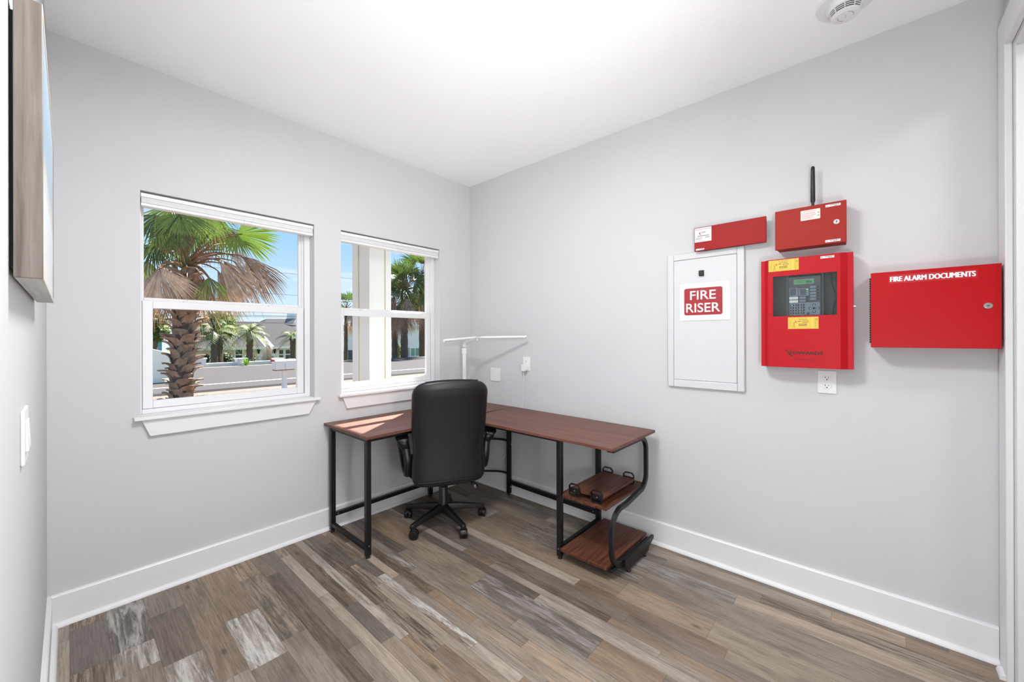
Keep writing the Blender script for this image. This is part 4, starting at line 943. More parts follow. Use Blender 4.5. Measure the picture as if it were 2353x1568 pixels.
m = CB(); m.tube(p, 0.0018, 6); m.build('back_seam', 'black_stitch', bk)
m = CB(); p = []
for i in range(30): x = -0.17+0.34*i/29; p.append(Vector((x, yc(ZB1)-0.004, ZB1+0.0125-0.012*(x/0.2)**2)))
m.tube(p, 0.003, 6); m.build('top_stitching', 'black_stitch', bk)
# armrests: closed loops each side
for s_ in (-1, 1):
    p = smooth_pts([(0.275*s_, -0.165, 0.60), (0.292*s_, -0.19, 0.645), (0.300*s_, -0.14, 0.668), (0.300*s_, 0.0, 0.675), (0.298*s_, 0.13, 0.662), (0.288*s_, 0.165, 0.60), (0.272*s_, 0.12, 0.50), (0.262*s_, 0.06, 0.42), (0.258*s_, -0.06, 0.395), (0.258*s_, -0.15, 0.42), (0.262*s_, -0.185, 0.50), (0.268*s_, -0.175, 0.56), (0.275*s_, -0.165, 0.60)], 2)[:-1]
    m = CB(); n_ = len(p); rs = []
    for i, q in enumerate(p):
        tdir = (p[(i+1) % n_]-p[i-1]).normalized(); a_ = Vector((1, 0, 0)); b_ = tdir.cross(a_).normalized(); topness = max(0, min(1, (q.z-0.58)/0.07))
        w_ = 0.025+0.012*topness; h_2 = 0.017
        rs.append([q+a_*(w_*math.cos(R_(g))*1.0)+b_*(h_2*math.sin(R_(g))) for g in range(0, 360, 30)])
    m.rings(rs, closed=True); ar = m.build('armrest', 'black_plastic', t, smooth=60)
    m = CB(); pp = [(0.294*s_, -0.205, 0.655), (0.300*s_, -0.18, 0.676), (0.302*s_, -0.10, 0.689), (0.302*s_, 0.0, 0.692), (0.301*s_, 0.09, 0.686), (0.299*s_, 0.135, 0.672)]
    pp = smooth_pts(pp, 1); rs = []
    for i, q in enumerate(pp):
        e = min(i, len(pp)-1-i); w_ = 0.026 if e == 0 else 0.037 if e == 1 else 0.041
        rs.append([q+Vector((w_*math.cos(R_(g)), 0, 0.0105*math.sin(R_(g)))) for g in range(0, 360, 30)])
    m.rings(rs); m.build('arm_pad', 'black_leather', ar, smooth=60)
    m = CB(); m.box(0.225*s_, 0.268*s_, -0.055, -0.005, 0.388, 0.410); m.build('arm_bracket', 'black_metal', ar, bevel=0.003)

# ================================================================== OUTSIDE
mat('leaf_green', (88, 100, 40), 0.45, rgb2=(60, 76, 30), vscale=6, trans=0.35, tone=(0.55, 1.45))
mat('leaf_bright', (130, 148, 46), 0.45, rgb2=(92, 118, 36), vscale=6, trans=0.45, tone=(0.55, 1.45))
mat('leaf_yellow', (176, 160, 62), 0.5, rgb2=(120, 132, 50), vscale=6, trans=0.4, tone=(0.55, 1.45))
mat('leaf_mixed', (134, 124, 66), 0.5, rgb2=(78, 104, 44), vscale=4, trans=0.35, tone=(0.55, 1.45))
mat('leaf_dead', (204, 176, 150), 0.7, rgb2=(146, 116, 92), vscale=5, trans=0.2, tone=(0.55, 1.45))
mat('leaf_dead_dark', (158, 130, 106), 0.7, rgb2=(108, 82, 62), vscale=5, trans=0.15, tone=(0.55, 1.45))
mat('leaf_spike', (128, 152, 56), 0.45, rgb2=(92, 128, 44), vscale=6, trans=0.4)
mat('leaf_grey', (176, 184, 138), 0.5, rgb2=(128, 142, 92), vscale=3, trans=0.45)
mat('leaf_hedge', (70, 92, 48), 0.6, rgb2=(44, 64, 34), vscale=3, trans=0.2)
mat('leaf_tree', (150, 160, 78), 0.6, rgb2=(100, 124, 50), vscale=1.5, trans=0.45)
mat('petiole_brown', (104, 68, 48), 0.6, rgb2=(138, 100, 62), vscale=5)
mat('boot_brown', (152, 132, 114), 0.85, rgb2=(92, 78, 68), vscale=9, bump=0.5, bscale=60, stretch=(1, 1, 0.3))
mat('boot_orange', (164, 130, 106), 0.85, rgb2=(100, 84, 72), vscale=9, bump=0.5, bscale=60, stretch=(1, 1, 0.3))
mat('trunk_fibre', (86, 72, 62), 0.9, rgb2=(58, 48, 42), vscale=12, bump=0.6, bscale=50)
mat('trunk_far', (112, 96, 84), 0.9, rgb2=(74, 62, 54), vscale=6, stretch=(1, 1, 3))
mat('sand', (122, 111, 105), 0.9, spec=0.1, rgb2=(92, 80, 74), vscale=9, bump=0.3, bscale=30)
mat('grass', (106, 104, 76), 0.9, spec=0.1, rgb2=(78, 84, 48), vscale=2)
mat('asphalt', (80, 77, 78), 0.9, spec=0.1, rgb2=(52, 50, 52), vscale=30)
mat('asphalt_edge_shadow', (40, 38, 38), 0.9, rgb2=(26, 25, 25), vscale=8, spec=0.1)  # dark road edge, with the curb's shadow put into the colour
mat('road_paint', (232, 232, 228), 0.7)
mat('post_white', (226, 224, 218), 0.5)
mat('caulk_tan', (196, 178, 142), 0.7)
mat('house_beige', (228, 218, 202), 0.8, bump=0.1, bscale=20)
mat('house_white', (240, 240, 238), 0.6)
mat('roof_shingle', (66, 64, 67), 0.9, spec=0.15, rgb2=(44, 42, 45), vscale=9, stretch=(0.7, 2, 2))
mat('dark_trim', (62, 72, 84), 0.6)
mat('far_glass', (70, 78, 82), 0.1, spec=0.8)
mat('teal_glass', (92, 150, 148), 0.1, spec=0.8)
mat('house_blue', (222, 228, 238), 0.7)
mat('fence_blue', (74, 88, 108), 0.8, rgb2=(58, 70, 88), vscale=4, stretch=(4, 4, 0.5))
mat('wall_lavender', (226, 220, 224), 0.7)
mat('turquoise', (112, 190, 206), 0.6)
mat('cream_panel', (250, 243, 220), 0.6)
mat('rust_board', (172, 136, 96), 0.8, rgb2=(128, 92, 62), vscale=8)
mat('flag_red', (206, 30, 28), 0.5)
mat('wire_grey', (108, 116, 124), 0.6)

GP = [(0.15, -0.35), (4, -0.50), (11, -0.66), (14.9, -0.70), (29.4, -0.70), (31.5, -0.76), (43, -2.0), (120, -2.0)]
def gz(y):
    for (a, za), (b, zb) in zip(GP, GP[1:]):
        if y <= b: return za+(zb-za)*(y-a)/(b-a)
    return GP[-1][1]
def strip(name, y0, y1, m, label, x0=-60, x1=110, dz=0.0, n=1):
    g = MB(); ys = [y0]+[q for q, _ in GP if y0 < q < y1]+[y1]
    for a, b in zip(ys, ys[1:]): g.add([(x0, a, gz(a)+dz), (x1, a, gz(a)+dz), (x1, b, gz(b)+dz), (x0, b, gz(b)+dz)], [(0, 1, 2, 3)])
    return struct(name, g, m, label, smooth=0)
strip('ground_yard', 0.15, 15.3, 'sand', 'pale sandy front yard')
strip('ground_road_edge', 15.3, 16.1, 'asphalt_edge_shadow', 'dark near edge of the road, curb shadow put into its colour')
strip('ground_road', 16.1, 29.4, 'asphalt', 'grey asphalt road beyond the windows')
strip('ground_road_line', 18.0, 18.22, 'road_paint', 'white edge line along the road', dz=0.006)
strip('ground_shoulder', 29.4, 30.6, 'sand', 'pale sandy far shoulder of the road')
strip('ground_verge', 30.6, 120, 'grass', 'green verge across the road')

# porch post outside the right window
e0, e1, e2 = atY(849, 772, 1.1), atY(897.5, 772, 1.1), None
pw = e1.x-e0.x; pd = pw*1.42
t = thing('porch_post', 'broad white boxed porch post right outside the right window', 'post', (e0.x+pw/2, 1.1+pd/2, gz(1.3)))
PX0, PX1, PY0, PY1 = e0.x, e1.x, 1.1, 1.1+pd
MB().box(PX0, PX1, PY0, PY1, gz(1.3), 3.0).build('shaft', 'post_white', t, bevel=0.004)
def trimb(a, b, c, d): return MB().box(a, b, c, d, gz(1.3), 2.9).build('corner_board', 'post_white', t, bevel=0.003)
trimb(PX1-0.066, PX1+0.001, PY0-0.012, PY0); trimb(PX0-0.012, PX0, PY1-0.12, PY1+0.001)
m = MB().box(PX1-0.071, PX1-0.066, PY0-0.006, PY0, gz(1.3), 2.9); m.build('caulk_line', 'caulk_tan', t, smooth=0)
m = MB().box(PX0-0.006, PX0, PY1-0.132, PY1-0.12, gz(1.3), 2.9); m.build('caulk_line', 'caulk_tan', t, smooth=0)
struct('porch_roof', MB().box(-4.5, 0.30, 0.15, 1.75, 3.0, 3.15), 'post_white', 'porch roof over the entrance')

def fan_blades(mb, hub, axis, normal, R, spread, n, droop, join=0.5, rnd=random, fold=0.25, curl=0.0):
    axis = axis.normalized(); side = axis.cross(normal).normalized(); nrm = side.cross(axis).normalized()
    da = R_(spread)*2/n; mb.tone = mb.tone or []
    for i in range(n):
        a = -R_(spread)+da*(i+0.5)+rnd.uniform(-0.2, 0.2)*da; d = axis*math.cos(a)+side*math.sin(a); tn = side*math.cos(a)-axis*math.sin(a)
        L_ = R*(0.80+0.2*math.cos(a))*rnd.uniform(0.88, 1.06); dd = droop*rnd.uniform(0.6, 1.4); pts = []; tw = rnd.uniform(-0.5, 0.5)*0.4
        for s in (0.03, 0.3, join, 0.72, 0.88, 1.0):
            p = hub+d*(L_*s)+nrm*(-curl*R*math.sin(a)**2*s+0.04*R*math.sin(s*math.pi))+Vector((0, 0, -dd*R*s**2.4))
            wj = L_*join*da*(0.56 if join > 0.6 else 0.50); w_ = wj*(s/join) if s <= join else wj*(1-(s-join)/(1-join))**0.8
            w_ = max(w_, 0.0008); t2 = (tn*math.cos(tw*s)+nrm*math.sin(tw*s)); pts.append((p-t2*w_, p+nrm*(w_*fold), p+t2*w_))
        k = len(mb.v)
        tv = rnd.random()
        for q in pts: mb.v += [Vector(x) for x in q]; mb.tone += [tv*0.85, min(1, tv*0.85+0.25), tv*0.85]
        for j in range(len(pts)-1):
            b = k+3*j; mb.f += [(b, b+1, b+4, b+3), (b+1, b+2, b+5, b+4)]
    return mb
def qcurve(p0, p1, p2, n=10): return [p0*(1-u)**2+p1*(2*u*(1-u))+p2*u*u for u in [i/n for i in range(n+1)]]
def fan_frond(root, crown, hub, tip, spread, n, droop, mname, up=None, r=0.011, pm='petiole_brown', lift=0.25, rnd=random, curl=0.0, join=0.5, tilt=0.25):
    axis = tip-hub; R = axis.length; view = (CAM-hub).normalized()
    nrm = (up if up is not None else view+Vector((rnd.uniform(-tilt, tilt), rnd.uniform(-tilt, tilt), rnd.uniform(0, 2*tilt)))).normalized()
    m = fan_blades(MB(), hub, axis, nrm, R, spread, n, droop, rnd=rnd, curl=curl, join=join)
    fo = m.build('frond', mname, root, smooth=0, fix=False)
    mid = (crown+hub)/2+Vector((0, 0, lift*(hub-crown).length))
    pts = qcurve(crown, mid, hub); pts.append(hub+axis.normalized()*R*0.12)
    MB().tube(pts, [r*1.7*(1-0.55*i/len(pts)) for i in range(len(pts))], 6).build('petiole', pm, fo)
    return fo

# ---- the big cabbage palm in front of the left window
PY = 6.0; rp_ = random.Random(5)
base = atY(417, 800, PY); top = atY(428, 606, PY)
t = thing('cabbage_palm', 'big palm with shaggy brown leaf bases close outside the left window', 'palm tree', (base.x, PY, gz(PY)))
m = MB(); pr = []
zt = top.z-0.15
for i in range(24):
    u = i/23; z = gz(PY)-0.05+(zt-gz(PY)+0.05)*u; cx_ = base.x+(top.x-base.x)*max(0, (z-0.5)/(top.z-0.5)); r = 0.165*(1-0.12*u)*(1+0.04*math.sin(i*2.1))
    pr.append([Vector((cx_+r*math.cos(R_(q)), PY+r*math.sin(R_(q)), z)) for q in range(0, 360, 20)])
m.rings(pr); m.build('trunk', 'trunk_fibre', t)
nb = 99
for k in range(nb):
    u = (k+0.5)/nb; z = 0.02+(zt-0.02)*u; a = k*2.39996+0.4; cx_ = base.x+(top.x-base.x)*max(0, (z-0.5)/(top.z-0.5)); rr = 0.155*(1-0.12*u)
    o_ = Vector((math.cos(a), math.sin(a), 0)); s_ = Vector((-math.sin(a), math.cos(a), 0)); L_ = rp_.uniform(0.13, 0.22); wid = rp_.uniform(0.085, 0.118); rise = rp_.uniform(0.13, 0.22); lean = rp_.uniform(-0.85, 0.85)
    ring = []
    for s in (0, 0.25, 0.5, 0.75, 1.0):
        p = Vector((cx_, PY, z))+o_*(rr+0.004+L_*0.78*s**1.7)+Vector((0, 0, rise*s**0.85+0.02*math.sin(s*3.1)-0.035*s**3))+s_*(lean*L_*s)
        w_ = wid*(1-0.42*s)*(1.1-0.1*s); th = 0.016*(1-0.25*s); cup = 0.35*w_
        ring.append([p-s_*w_+o_*(-cup)+Vector((0, 0, th*0.3)), p-s_*w_*0.5+Vector((0, 0, th)), p+s_*w_*0.5+Vector((0, 0, th)), p+s_*w_-o_*cup+Vector((0, 0, th*0.3)), p+s_*w_*0.8-o_*cup-Vector((0, 0, th)), p-Vector((0, 0, th*1.4)), p-s_*w_*0.8-o_*cup-Vector((0, 0, th))])
    MB().rings(ring).build('leaf_base', 'boot_orange' if (u > 0.45 and k % 3) or k % 5 == 0 else 'boot_brown', t, smooth=28)
crown = Vector((top.x, PY, top.z))
def fr(hx, hy, dh, tx, ty, dt, spread, n, droop, mn, lift=0.25, **k):
    return fan_frond(t, crown+Vector((0, 0, rp_.uniform(-0.12, 0.1))), atY(hx, hy, PY+dh), atY(tx, ty, PY+dt), spread, n, droop, mn, lift=lift, rnd=rp_, **k)
# green fan leaves of the crown
fr(358, 494, -0.5, 352, 575, -0.5, 78, 26, 0.25, 'leaf_green')
fr(414, 492, -0.7, 452, 568, -0.8, 100, 34, 0.18, 'leaf_green', tilt=0.1)
fr(392, 478, 0.4, 380, 552, 0.5, 70, 24, 0.25, 'leaf_mixed')
fr(462, 500, 0.5, 512, 560, 0.5, 62, 24, 0.3, 'leaf_yellow')
fr(488, 486, 0.2, 540, 528, 0.3, 60, 22, 0.3, 'leaf_bright')
fr(470, 470, -0.4, 505, 552, -0.4, 60, 24, 0.35, 'leaf_mixed')
fr(545, 538, -0.2, 643, 534, -0.3, 62, 34, 0.12, 'leaf_bright', tilt=0.12, join=0.66)
fr(543, 541, -0.1, 552, 596, -0.1, 75, 20, 0.25, 'leaf_green')
fr(512, 520, 0.6, 548, 590, 0.6, 60, 20, 0.4, 'leaf_green')
fr(440, 520, 0.7, 478, 590, 0.7, 60, 22, 0.4, 'leaf_green')
fr(352, 566, 0.1, 326, 622, 0.0, 75, 26, 0.25, 'leaf_green')
fr(378, 556, 0.6, 345, 590, 0.6, 60, 20, 0.4, 'leaf_mixed')
fr(340, 600, 0.4, 322, 660, 0.5, 60, 20, 0.3, 'leaf_yellow')
fr(400, 545, 0.9, 372, 596, 0.9, 66, 20, 0.35, 'leaf_green')
fr(425, 455, 0.0, 430, 370, 0.2, 80, 24, 0.1, 'leaf_green')
fr(372, 452, 0.3, 318, 402, 0.4, 80, 24, 0.1, 'leaf_bright')
fr(500, 455, 0.3, 570, 415, 0.3, 80, 24, 0.1, 'leaf_bright')
fr(430, 470, 1.0, 440, 540, 1.4, 80, 24, 0.2, 'leaf_bright')
# spear leaves standing in the crown
for (x, y) in ((425, 545), (418, 560), (436, 556)):
    q = atY(x, y, PY); MB().tube([crown, (crown+q)/2, q], [0.03, 0.022, 0.006], 6).build('spear_leaf', 'leaf_spike', t)
# dead hanging leaves
fr(366, 617, -0.7, 396, 706, -0.8, 54, 40, 0.10, 'leaf_dead', tilt=0.08, join=0.72)
fr(364, 614, -0.65, 436, 652, -0.7, 26, 14, 0.35, 'leaf_dead', join=0.6)
fr(480, 637, -0.5, 492, 706, -0.5, 50, 26, 0.1, 'leaf_mixed', tilt=0.1)
fr(468, 640, -0.2, 452, 720, -0.2, 40, 20, 0.2, 'leaf_dead_dark')
fr(503, 600, -0.6, 590, 700, -0.7, 24, 24, 0.22, 'leaf_dead', join=0.62)
fr(508, 606, -0.3, 556, 720, -0.3, 22, 20, 0.15, 'leaf_dead_dark')
fr(553, 588, -0.4, 652, 650, -0.6, 22, 22, 0.35, 'leaf_dead_dark', join=0.7)
fr(530, 586, -0.2, 600, 610, -0.2, 50, 26, 0.75, 'leaf_dead', join=0.4)
fr(335, 650, -0.3, 344, 720, -0.3, 46, 22, 0.2, 'leaf_dead')
fr(408, 655, 0.2, 372, 730, 0.2, 34, 20, 0.3, 'leaf_dead_dark')
fr(452, 662, 0.3, 498, 738, 0.3, 38, 22, 0.3, 'leaf_dead')
fr(500, 668, 0.4, 540, 740, 0.4, 30, 16, 0.3, 'leaf_mixed')
fr(430, 640, -0.4, 418, 712, -0.45, 30, 16, 0.2, 'leaf_dead_dark')
fr(356, 672, 0.5, 352, 745, 0.5, 36, 18, 0.3, 'leaf_dead')
fr(515, 600, 0.1, 575, 672, 0.1, 34, 22, 0.35, 'leaf_dead_dark', join=0.62)
fr(500, 622, -0.35, 548, 706, -0.4, 26, 20, 0.25, 'leaf_dead', join=0.62)
fr(535, 600, -0.5, 622, 668, -0.6, 18, 16, 0.45, 'leaf_dead', join=0.65)
fr(455, 628, 0.4, 440, 700, 0.4, 46, 20, 0.25, 'leaf_dead_dark')
fr(345, 635, -0.1, 332, 705, -0.1, 34, 18, 0.2, 'leaf_dead_dark')
fr(560, 590, 0.2, 618, 640, 0.2, 40, 20, 0.7, 'leaf_dead_dark', join=0.5)
fr(395, 520, -0.3, 372, 585, -0.3, 60, 22, 0.35, 'leaf_mixed')
fr(440, 508, 0.2, 420, 575, 0.2, 70, 24, 0.35, 'leaf_green')
for (x, y, dy) in ((520, 560, 0.3), (500, 575, -0.4), (505, 590, 0.2), (380, 580, -0.4)):
    q = atY(x, y, PY+dy); MB().tube(qcurve(crown, (crown+q)/2+Vector((0, 0, 0.18)), q), 0.014, 6).build('old_stalk', 'petiole_brown', t)

# ---- feather palms and other planting across the road
def feather_frond(root, c, az, el, L_, droop, mname, n=16, ll=0.42, rnd=random):
    d = Vector((math.cos(az)*math.cos(el), math.sin(az)*math.cos(el), math.sin(el))); h_ = Vector((math.cos(az), math.sin(az), 0)); sd = Vector((-math.sin(az), math.cos(az), 0))
    P = lambda u: c+d*(L_*u)+h_*(0.12*L_*u*u)+Vector((0, 0, -droop*L_*u**2.1))
    m = MB(); m.tube([P(i/10) for i in range(11)], [0.03*(1-0.8*i/10) for i in range(11)], 5)
    for i in range(2, n+1):
        u = i/n; p = P(u); tn = (P(min(1, u+0.02))-P(u-0.02)).normalized(); up = sd.cross(tn)
        for s_ in (-1, 1):
            q = ll*(0.55+0.6*math.sin(math.pi*min(1, u*0.9+0.1)))*rnd.uniform(0.85, 1.1); e = p+sd*(s_*q*0.72)+tn*(q*0.55)+up*(q*0.28)+Vector((0, 0, -0.28*q)); w_ = tn*0.022+up*0.006
            mdl = (p+e)/2+up*0.05*q; m.add([p-w_, p+w_, mdl+w_*1.2, mdl-w_*1.2, e], [(0, 1, 2, 3), (3, 2, 4)])
    return m.build('frond', mname, root, smooth=0, fix=False)
def feather_palm(name, label, px, py_crown, py_base, Y, L_, nf, tr, seed, boots=True, lean=0.0, group=None):
    rnd = random.Random(seed); c = atY(px, py_crown, Y); b = Vector((c.x+lean, Y, gz(Y)))
    t = thing(name, label, 'palm tree', b, group=group)
    m = MB(); ring = []
    for i in range(15):
        u = i/14; p = b*(1-u)+c*u; r = tr*(1.1-0.15*u if u < 0.75 else 0.98+0.5*(u-0.75))*(1+(0.12 if i % 2 else -0.08) if boots else 1)
        ring.append([p+Vector((r*math.cos(R_(q)), r*math.sin(R_(q)), 0)) for q in range(0, 360, 30)])
    m.rings(ring); m.build('trunk', 'trunk_far', t)
    for k in range(nf):
        az = k*2.39996+rnd.uniform(-0.2, 0.2); u = k/nf; el = R_(78-88*u+rnd.uniform(-8, 8))
        feather_frond(t, c, az, el, L_*rnd.uniform(0.85, 1.08)*(0.75+0.3*math.sin(math.pi*min(1, u+0.3))), 0.55+0.35*u, 'leaf_grey' if rnd.random() < 0.75 else 'leaf_hedge', rnd=rnd, n=15, ll=L_*0.22)
    return t
feather_palm('feather_palm', 'bushy arching feather palm nearest the left of the beige house', 492, 766, 834, 40, 2.6, 26, 0.24, 3)
feather_palm('feather_palm', 'slim second feather palm partly hidden in the bushy one', 503, 778, 834, 41, 1.8, 14, 0.17, 4)
feather_palm('feather_palm', 'feather palm with a thick knobbly trunk before the house window', 574, 765, 832, 40, 2.1, 26, 0.27, 6)
feather_palm('feather_palm', 'drooping feather palm before the garage door', 673, 776, 832, 40, 1.8, 18, 0.25, 8)

def leaf_cloud(mb, c, rx, ry, rz, n, s, rnd):
    for _ in range(n):
        while True:
            p = Vector((rnd.uniform(-1, 1), rnd.uniform(-1, 1), rnd.uniform(-1, 1)))
            if 0.35 < p.length < 1: break
        p = Vector((c.x+p.x*rx, c.y+p.y*ry, c.z+p.z*rz)); a = Vector((rnd.uniform(-1, 1), rnd.uniform(-1, 1), rnd.uniform(-0.6, 0.6))).normalized()*s*rnd.uniform(0.6, 1.3); b = a.orthogonal().normalized()*s*0.5
        mb.add([p-a, p+b, p+a, p-b], [(0, 1, 2, 3)])
def bush(name, label, px0, px1, py0, py1, Y, cat, mname, s=0.13, n=700, seed=1, trunk=None, group=None, blobs=3):
    rnd = random.Random(seed); a, b = atY(px0, py0, Y), atY(px1, py1, Y); cx_, cz_ = (a.x+b.x)/2, (a.z+b.z)/2; rx, rz = abs(b.x-a.x)/2, abs(a.z-b.z)/2
    t = thing(name, label, cat, (cx_, Y, gz(Y)), group=group); m = MB()
    for k in range(blobs):
        q = Vector((cx_+rnd.uniform(-0.4, 0.4)*rx*(k > 0), Y+rnd.uniform(-0.3, 0.3)*rx, cz_+rnd.uniform(-0.3, 0.3)*rz*(k > 0))); f_ = 1.0 if k == 0 else 0.7
        leaf_cloud(m, q, rx*f_, rx*f_*0.8, rz*f_, n//blobs, s, rnd)
    m.build('foliage', mname, t, smooth=0, fix=False)
    if trunk: MB().cyl((cx_, Y, gz(Y)), (cx_, Y, cz_), trunk, trunk*0.6, 10).build('trunk', 'trunk_far', t)
    else: MB().cyl((cx_, Y, gz(Y)), (cx_, Y, cz_), 0.08, 0.05, 8).build('stem', 'trunk_far', t)
    return t
bush('leafy_tree', 'olive leafy tree behind the bushy feather palm', 462, 548, 712, 785, 41.2, 'tree', 'leaf_tree', 0.3, 2600, 2, 0.25, blobs=6)
bush('leafy_tree', 'leafy green tree at the left edge of the left window', 325, 384, 716, 790, 42, 'tree', 'leaf_tree', 0.3, 1800, 3, 0.3, blobs=5)
bush('hedge_shrub', 'dark low shrub just right of the big palm trunk', 466, 481, 814, 836, 41.5, 'shrub', 'leaf_hedge', 0.12, 500, 4)
bush('hedge_shrub', 'wide dark rounded shrub between the feather palm and the house window', 500, 536, 812, 835, 41.8, 'shrub', 'leaf_hedge', 0.12, 1100, 5)
bush('hedge_shrub', 'dark shrub around the foot of the knobbly feather palm', 562, 588, 813, 833, 41.5, 'shrub', 'leaf_hedge', 0.12, 800, 6)
# spiky plant by the low wall
c = atY(565, 842, 30.2); c.z = gz(30.2); rnd = random.Random(4)
t = thing('spiky_plant', 'bright green spiky plant in front of the low roadside wall', 'plant', c)
for k in range(34):
    az = k*2.4; el = R_(12+70*(k/34)); d = Vector((math.cos(az)*math.cos(el), math.sin(az)*math.cos(el), math.sin(el))); L_ = rnd.uniform(0.5, 0.72); s_ = d.cross(Vector((0, 0, 1))).normalized()*0.035
    MB().add([c-s_*0.6, c+s_*0.6, c+d*L_*0.55+s_+Vector((0, 0, 0.02)), c+d*L_*0.55-s_+Vector((0, 0, 0.02)), c+d*L_-Vector((0, 0, 0.06*math.cos(el)))], [(0, 1, 2, 3), (3, 2, 4)]).build('spike_leaf', 'leaf_spike', t, smooth=0, fix=False)

# ---- low roadside wall with pillars
wy_ = 31.2
a, b = atY(440, 833, wy_), atY(700, 830, wy_)
t = thing('roadside_wall', 'low pale wall with square pillars across the road', 'wall', ((a.x+b.x)/2, wy_, gz(wy_)))
zt_ = atY(530, 833, wy_).z
MB().box(a.x, b.x, wy_, wy_+0.22, gz(wy_)-0.1, zt_-0.06).build('wall_body', 'wall_lavender', t); MB().box(a.x, b.x, wy_-0.04, wy_+0.26, zt_-0.06, zt_).build('coping', 'house_white', t)
for px in (460, 555, 640):
    q = atY(px, 823.5, wy_); w_ = 0.30
    po = MB().box(q.x-w_, q.x+w_, wy_-0.16, wy_+0.4, gz(wy_)-0.1, q.z-0.08).build('pillar', 'wall_lavender', t); MB().box(q.x-w_-0.06, q.x+w_+0.06, wy_-0.22, wy_+0.46, q.z-0.08, q.z).build('pillar_cap', 'house_white', po)

# ---- the beige house
HY = 44.0
def hx(px, Y=HY): return atY(px, 790, Y).x
def hz(px, py, Y=HY): return atY(px, py, Y).z
t = thing('beige_house', 'beige single-storey house with grey shingle roof and garage across the road', 'house', (hx(560), HY, gz(HY)))
g0 = gz(HY); ez = hz(560, 798); xl_, xn0, xn1, xr_ = hx(430), hx(600), hx(628), hx(745)
m = MB(); m.box(xl_, xn0, HY, HY+0.3, g0, ez); m.box(xn1, xr_, HY, HY+0.3, g0, ez); m.box(xn0-0.3, xn0, HY, HY+2, g0, ez-0.05); m.box(xn1, xn1+0.3, HY, HY+2, g0, ez-0.05); m.box(xn0, xn1, HY+2.0, HY+2.3, g0, ez+0.8)
m.build('wall', 'house_beige', t, smooth=0)
Yr = 51.0; rz1 = hz(650, 741, Yr); ye = HY-0.5; sl_ = (rz1-ez)/(Yr-ye)
def roofplane(x0, x1, ya, yb, th=0.16): return MB().add([(x0, ya, ez+sl_*(ya-ye)), (x1, ya, ez+sl_*(ya-ye)), (x1, yb, ez+sl_*(yb-ye)), (x0, yb, ez+sl_*(yb-ye)), (x0, ya, ez+sl_*(ya-ye)-th), (x1, ya, ez+sl_*(ya-ye)-th), (x1, yb, ez+sl_*(yb-ye)-th), (x0, yb, ez+sl_*(yb-ye)-th)], [(0, 1, 2, 3), (7, 6, 5, 4), (0, 4, 5, 1), (1, 5, 6, 2), (2, 6, 7, 3), (3, 7, 4, 0)])
yn = HY+2.2
for x0, x1, ya in ((xl_-0.4, xn0+0.2, ye), (xn1-0.1, xr_, ye)):
    roofplane(x0, x1, ya, yn).build('roof', 'roof_shingle', t, smooth=0)
roofplane(xl_-0.4, xr_, yn, Yr).build('roof', 'roof_shingle', t, smooth=0)
for x0, x1 in ((xl_-0.4, xn0+0.2), (xn1-0.1, xr_)): MB().box(x0, x1, ye-0.03, ye, ez-0.24, ez).build('fascia', 'house_white', t, smooth=0)
for x0, mm in ((xn0+0.2, 'house_white'), (xn1-0.22, 'house_white')):
    MB().add([(x0, ye, ez-0.3), (x0+0.12, ye, ez-0.3), (x0+0.12, yn, ez+sl_*(yn-ye)-0.3), (x0, yn, ez+sl_*(yn-ye)-0.3), (x0, ye, ez+0.04), (x0+0.12, ye, ez+0.04), (x0+0.12, yn, ez+sl_*(yn-ye)+0.04), (x0, yn, ez+sl_*(yn-ye)+0.04)], [(0, 3, 2, 1), (4, 5, 6, 7), (0, 1, 5, 4), (1, 2, 6, 5), (2, 3, 7, 6), (3, 0, 4, 7)]).build('rake_board', mm, t, smooth=0)
m = MB(); xc_ = (xn0+xn1)/2; wh = (xn1-xn0)/2
for k in range(12):
    a0, a1 = R_(180-15*k), R_(165-15*k); m.add([(xc_+wh*math.cos(a0), HY+1.0, ez-0.35+0.5*math.sin(a0)), (xc_+wh*math.cos(a1), HY+1.0, ez-0.35+0.5*math.sin(a1)), (xc_+wh*math.cos(a1), HY+1.0, ez+0.6), (xc_+wh*math.cos(a0), HY+1.0, ez+0.6), (xc_+wh*math.cos(a0), HY+1.3, ez-0.35+0.5*math.sin(a0)), (xc_+wh*math.cos(a1), HY+1.3, ez-0.35+0.5*math.sin(a1))], [(0, 1, 2, 3), (0, 4, 5, 1)])
m.build('entry_arch', 'house_beige', t, smooth=0, fix=False)
m = MB().box(xn0+0.1, xn0+1.1, HY+1.9, HY+2.0, g0, g0+2.1); m.build('front_door', 'house_white', t)
for xq in (xn0-0.12, xn1+0.12):
    for k in range(7): 
        w_ = 0.16 if k % 2 else 0.26; MB().box(xq-w_, xq+w_, HY-0.05, HY, g0+0.32*k, g0+0.32*k+0.29).build('corner_quoin', 'house_white', t, smooth=0)
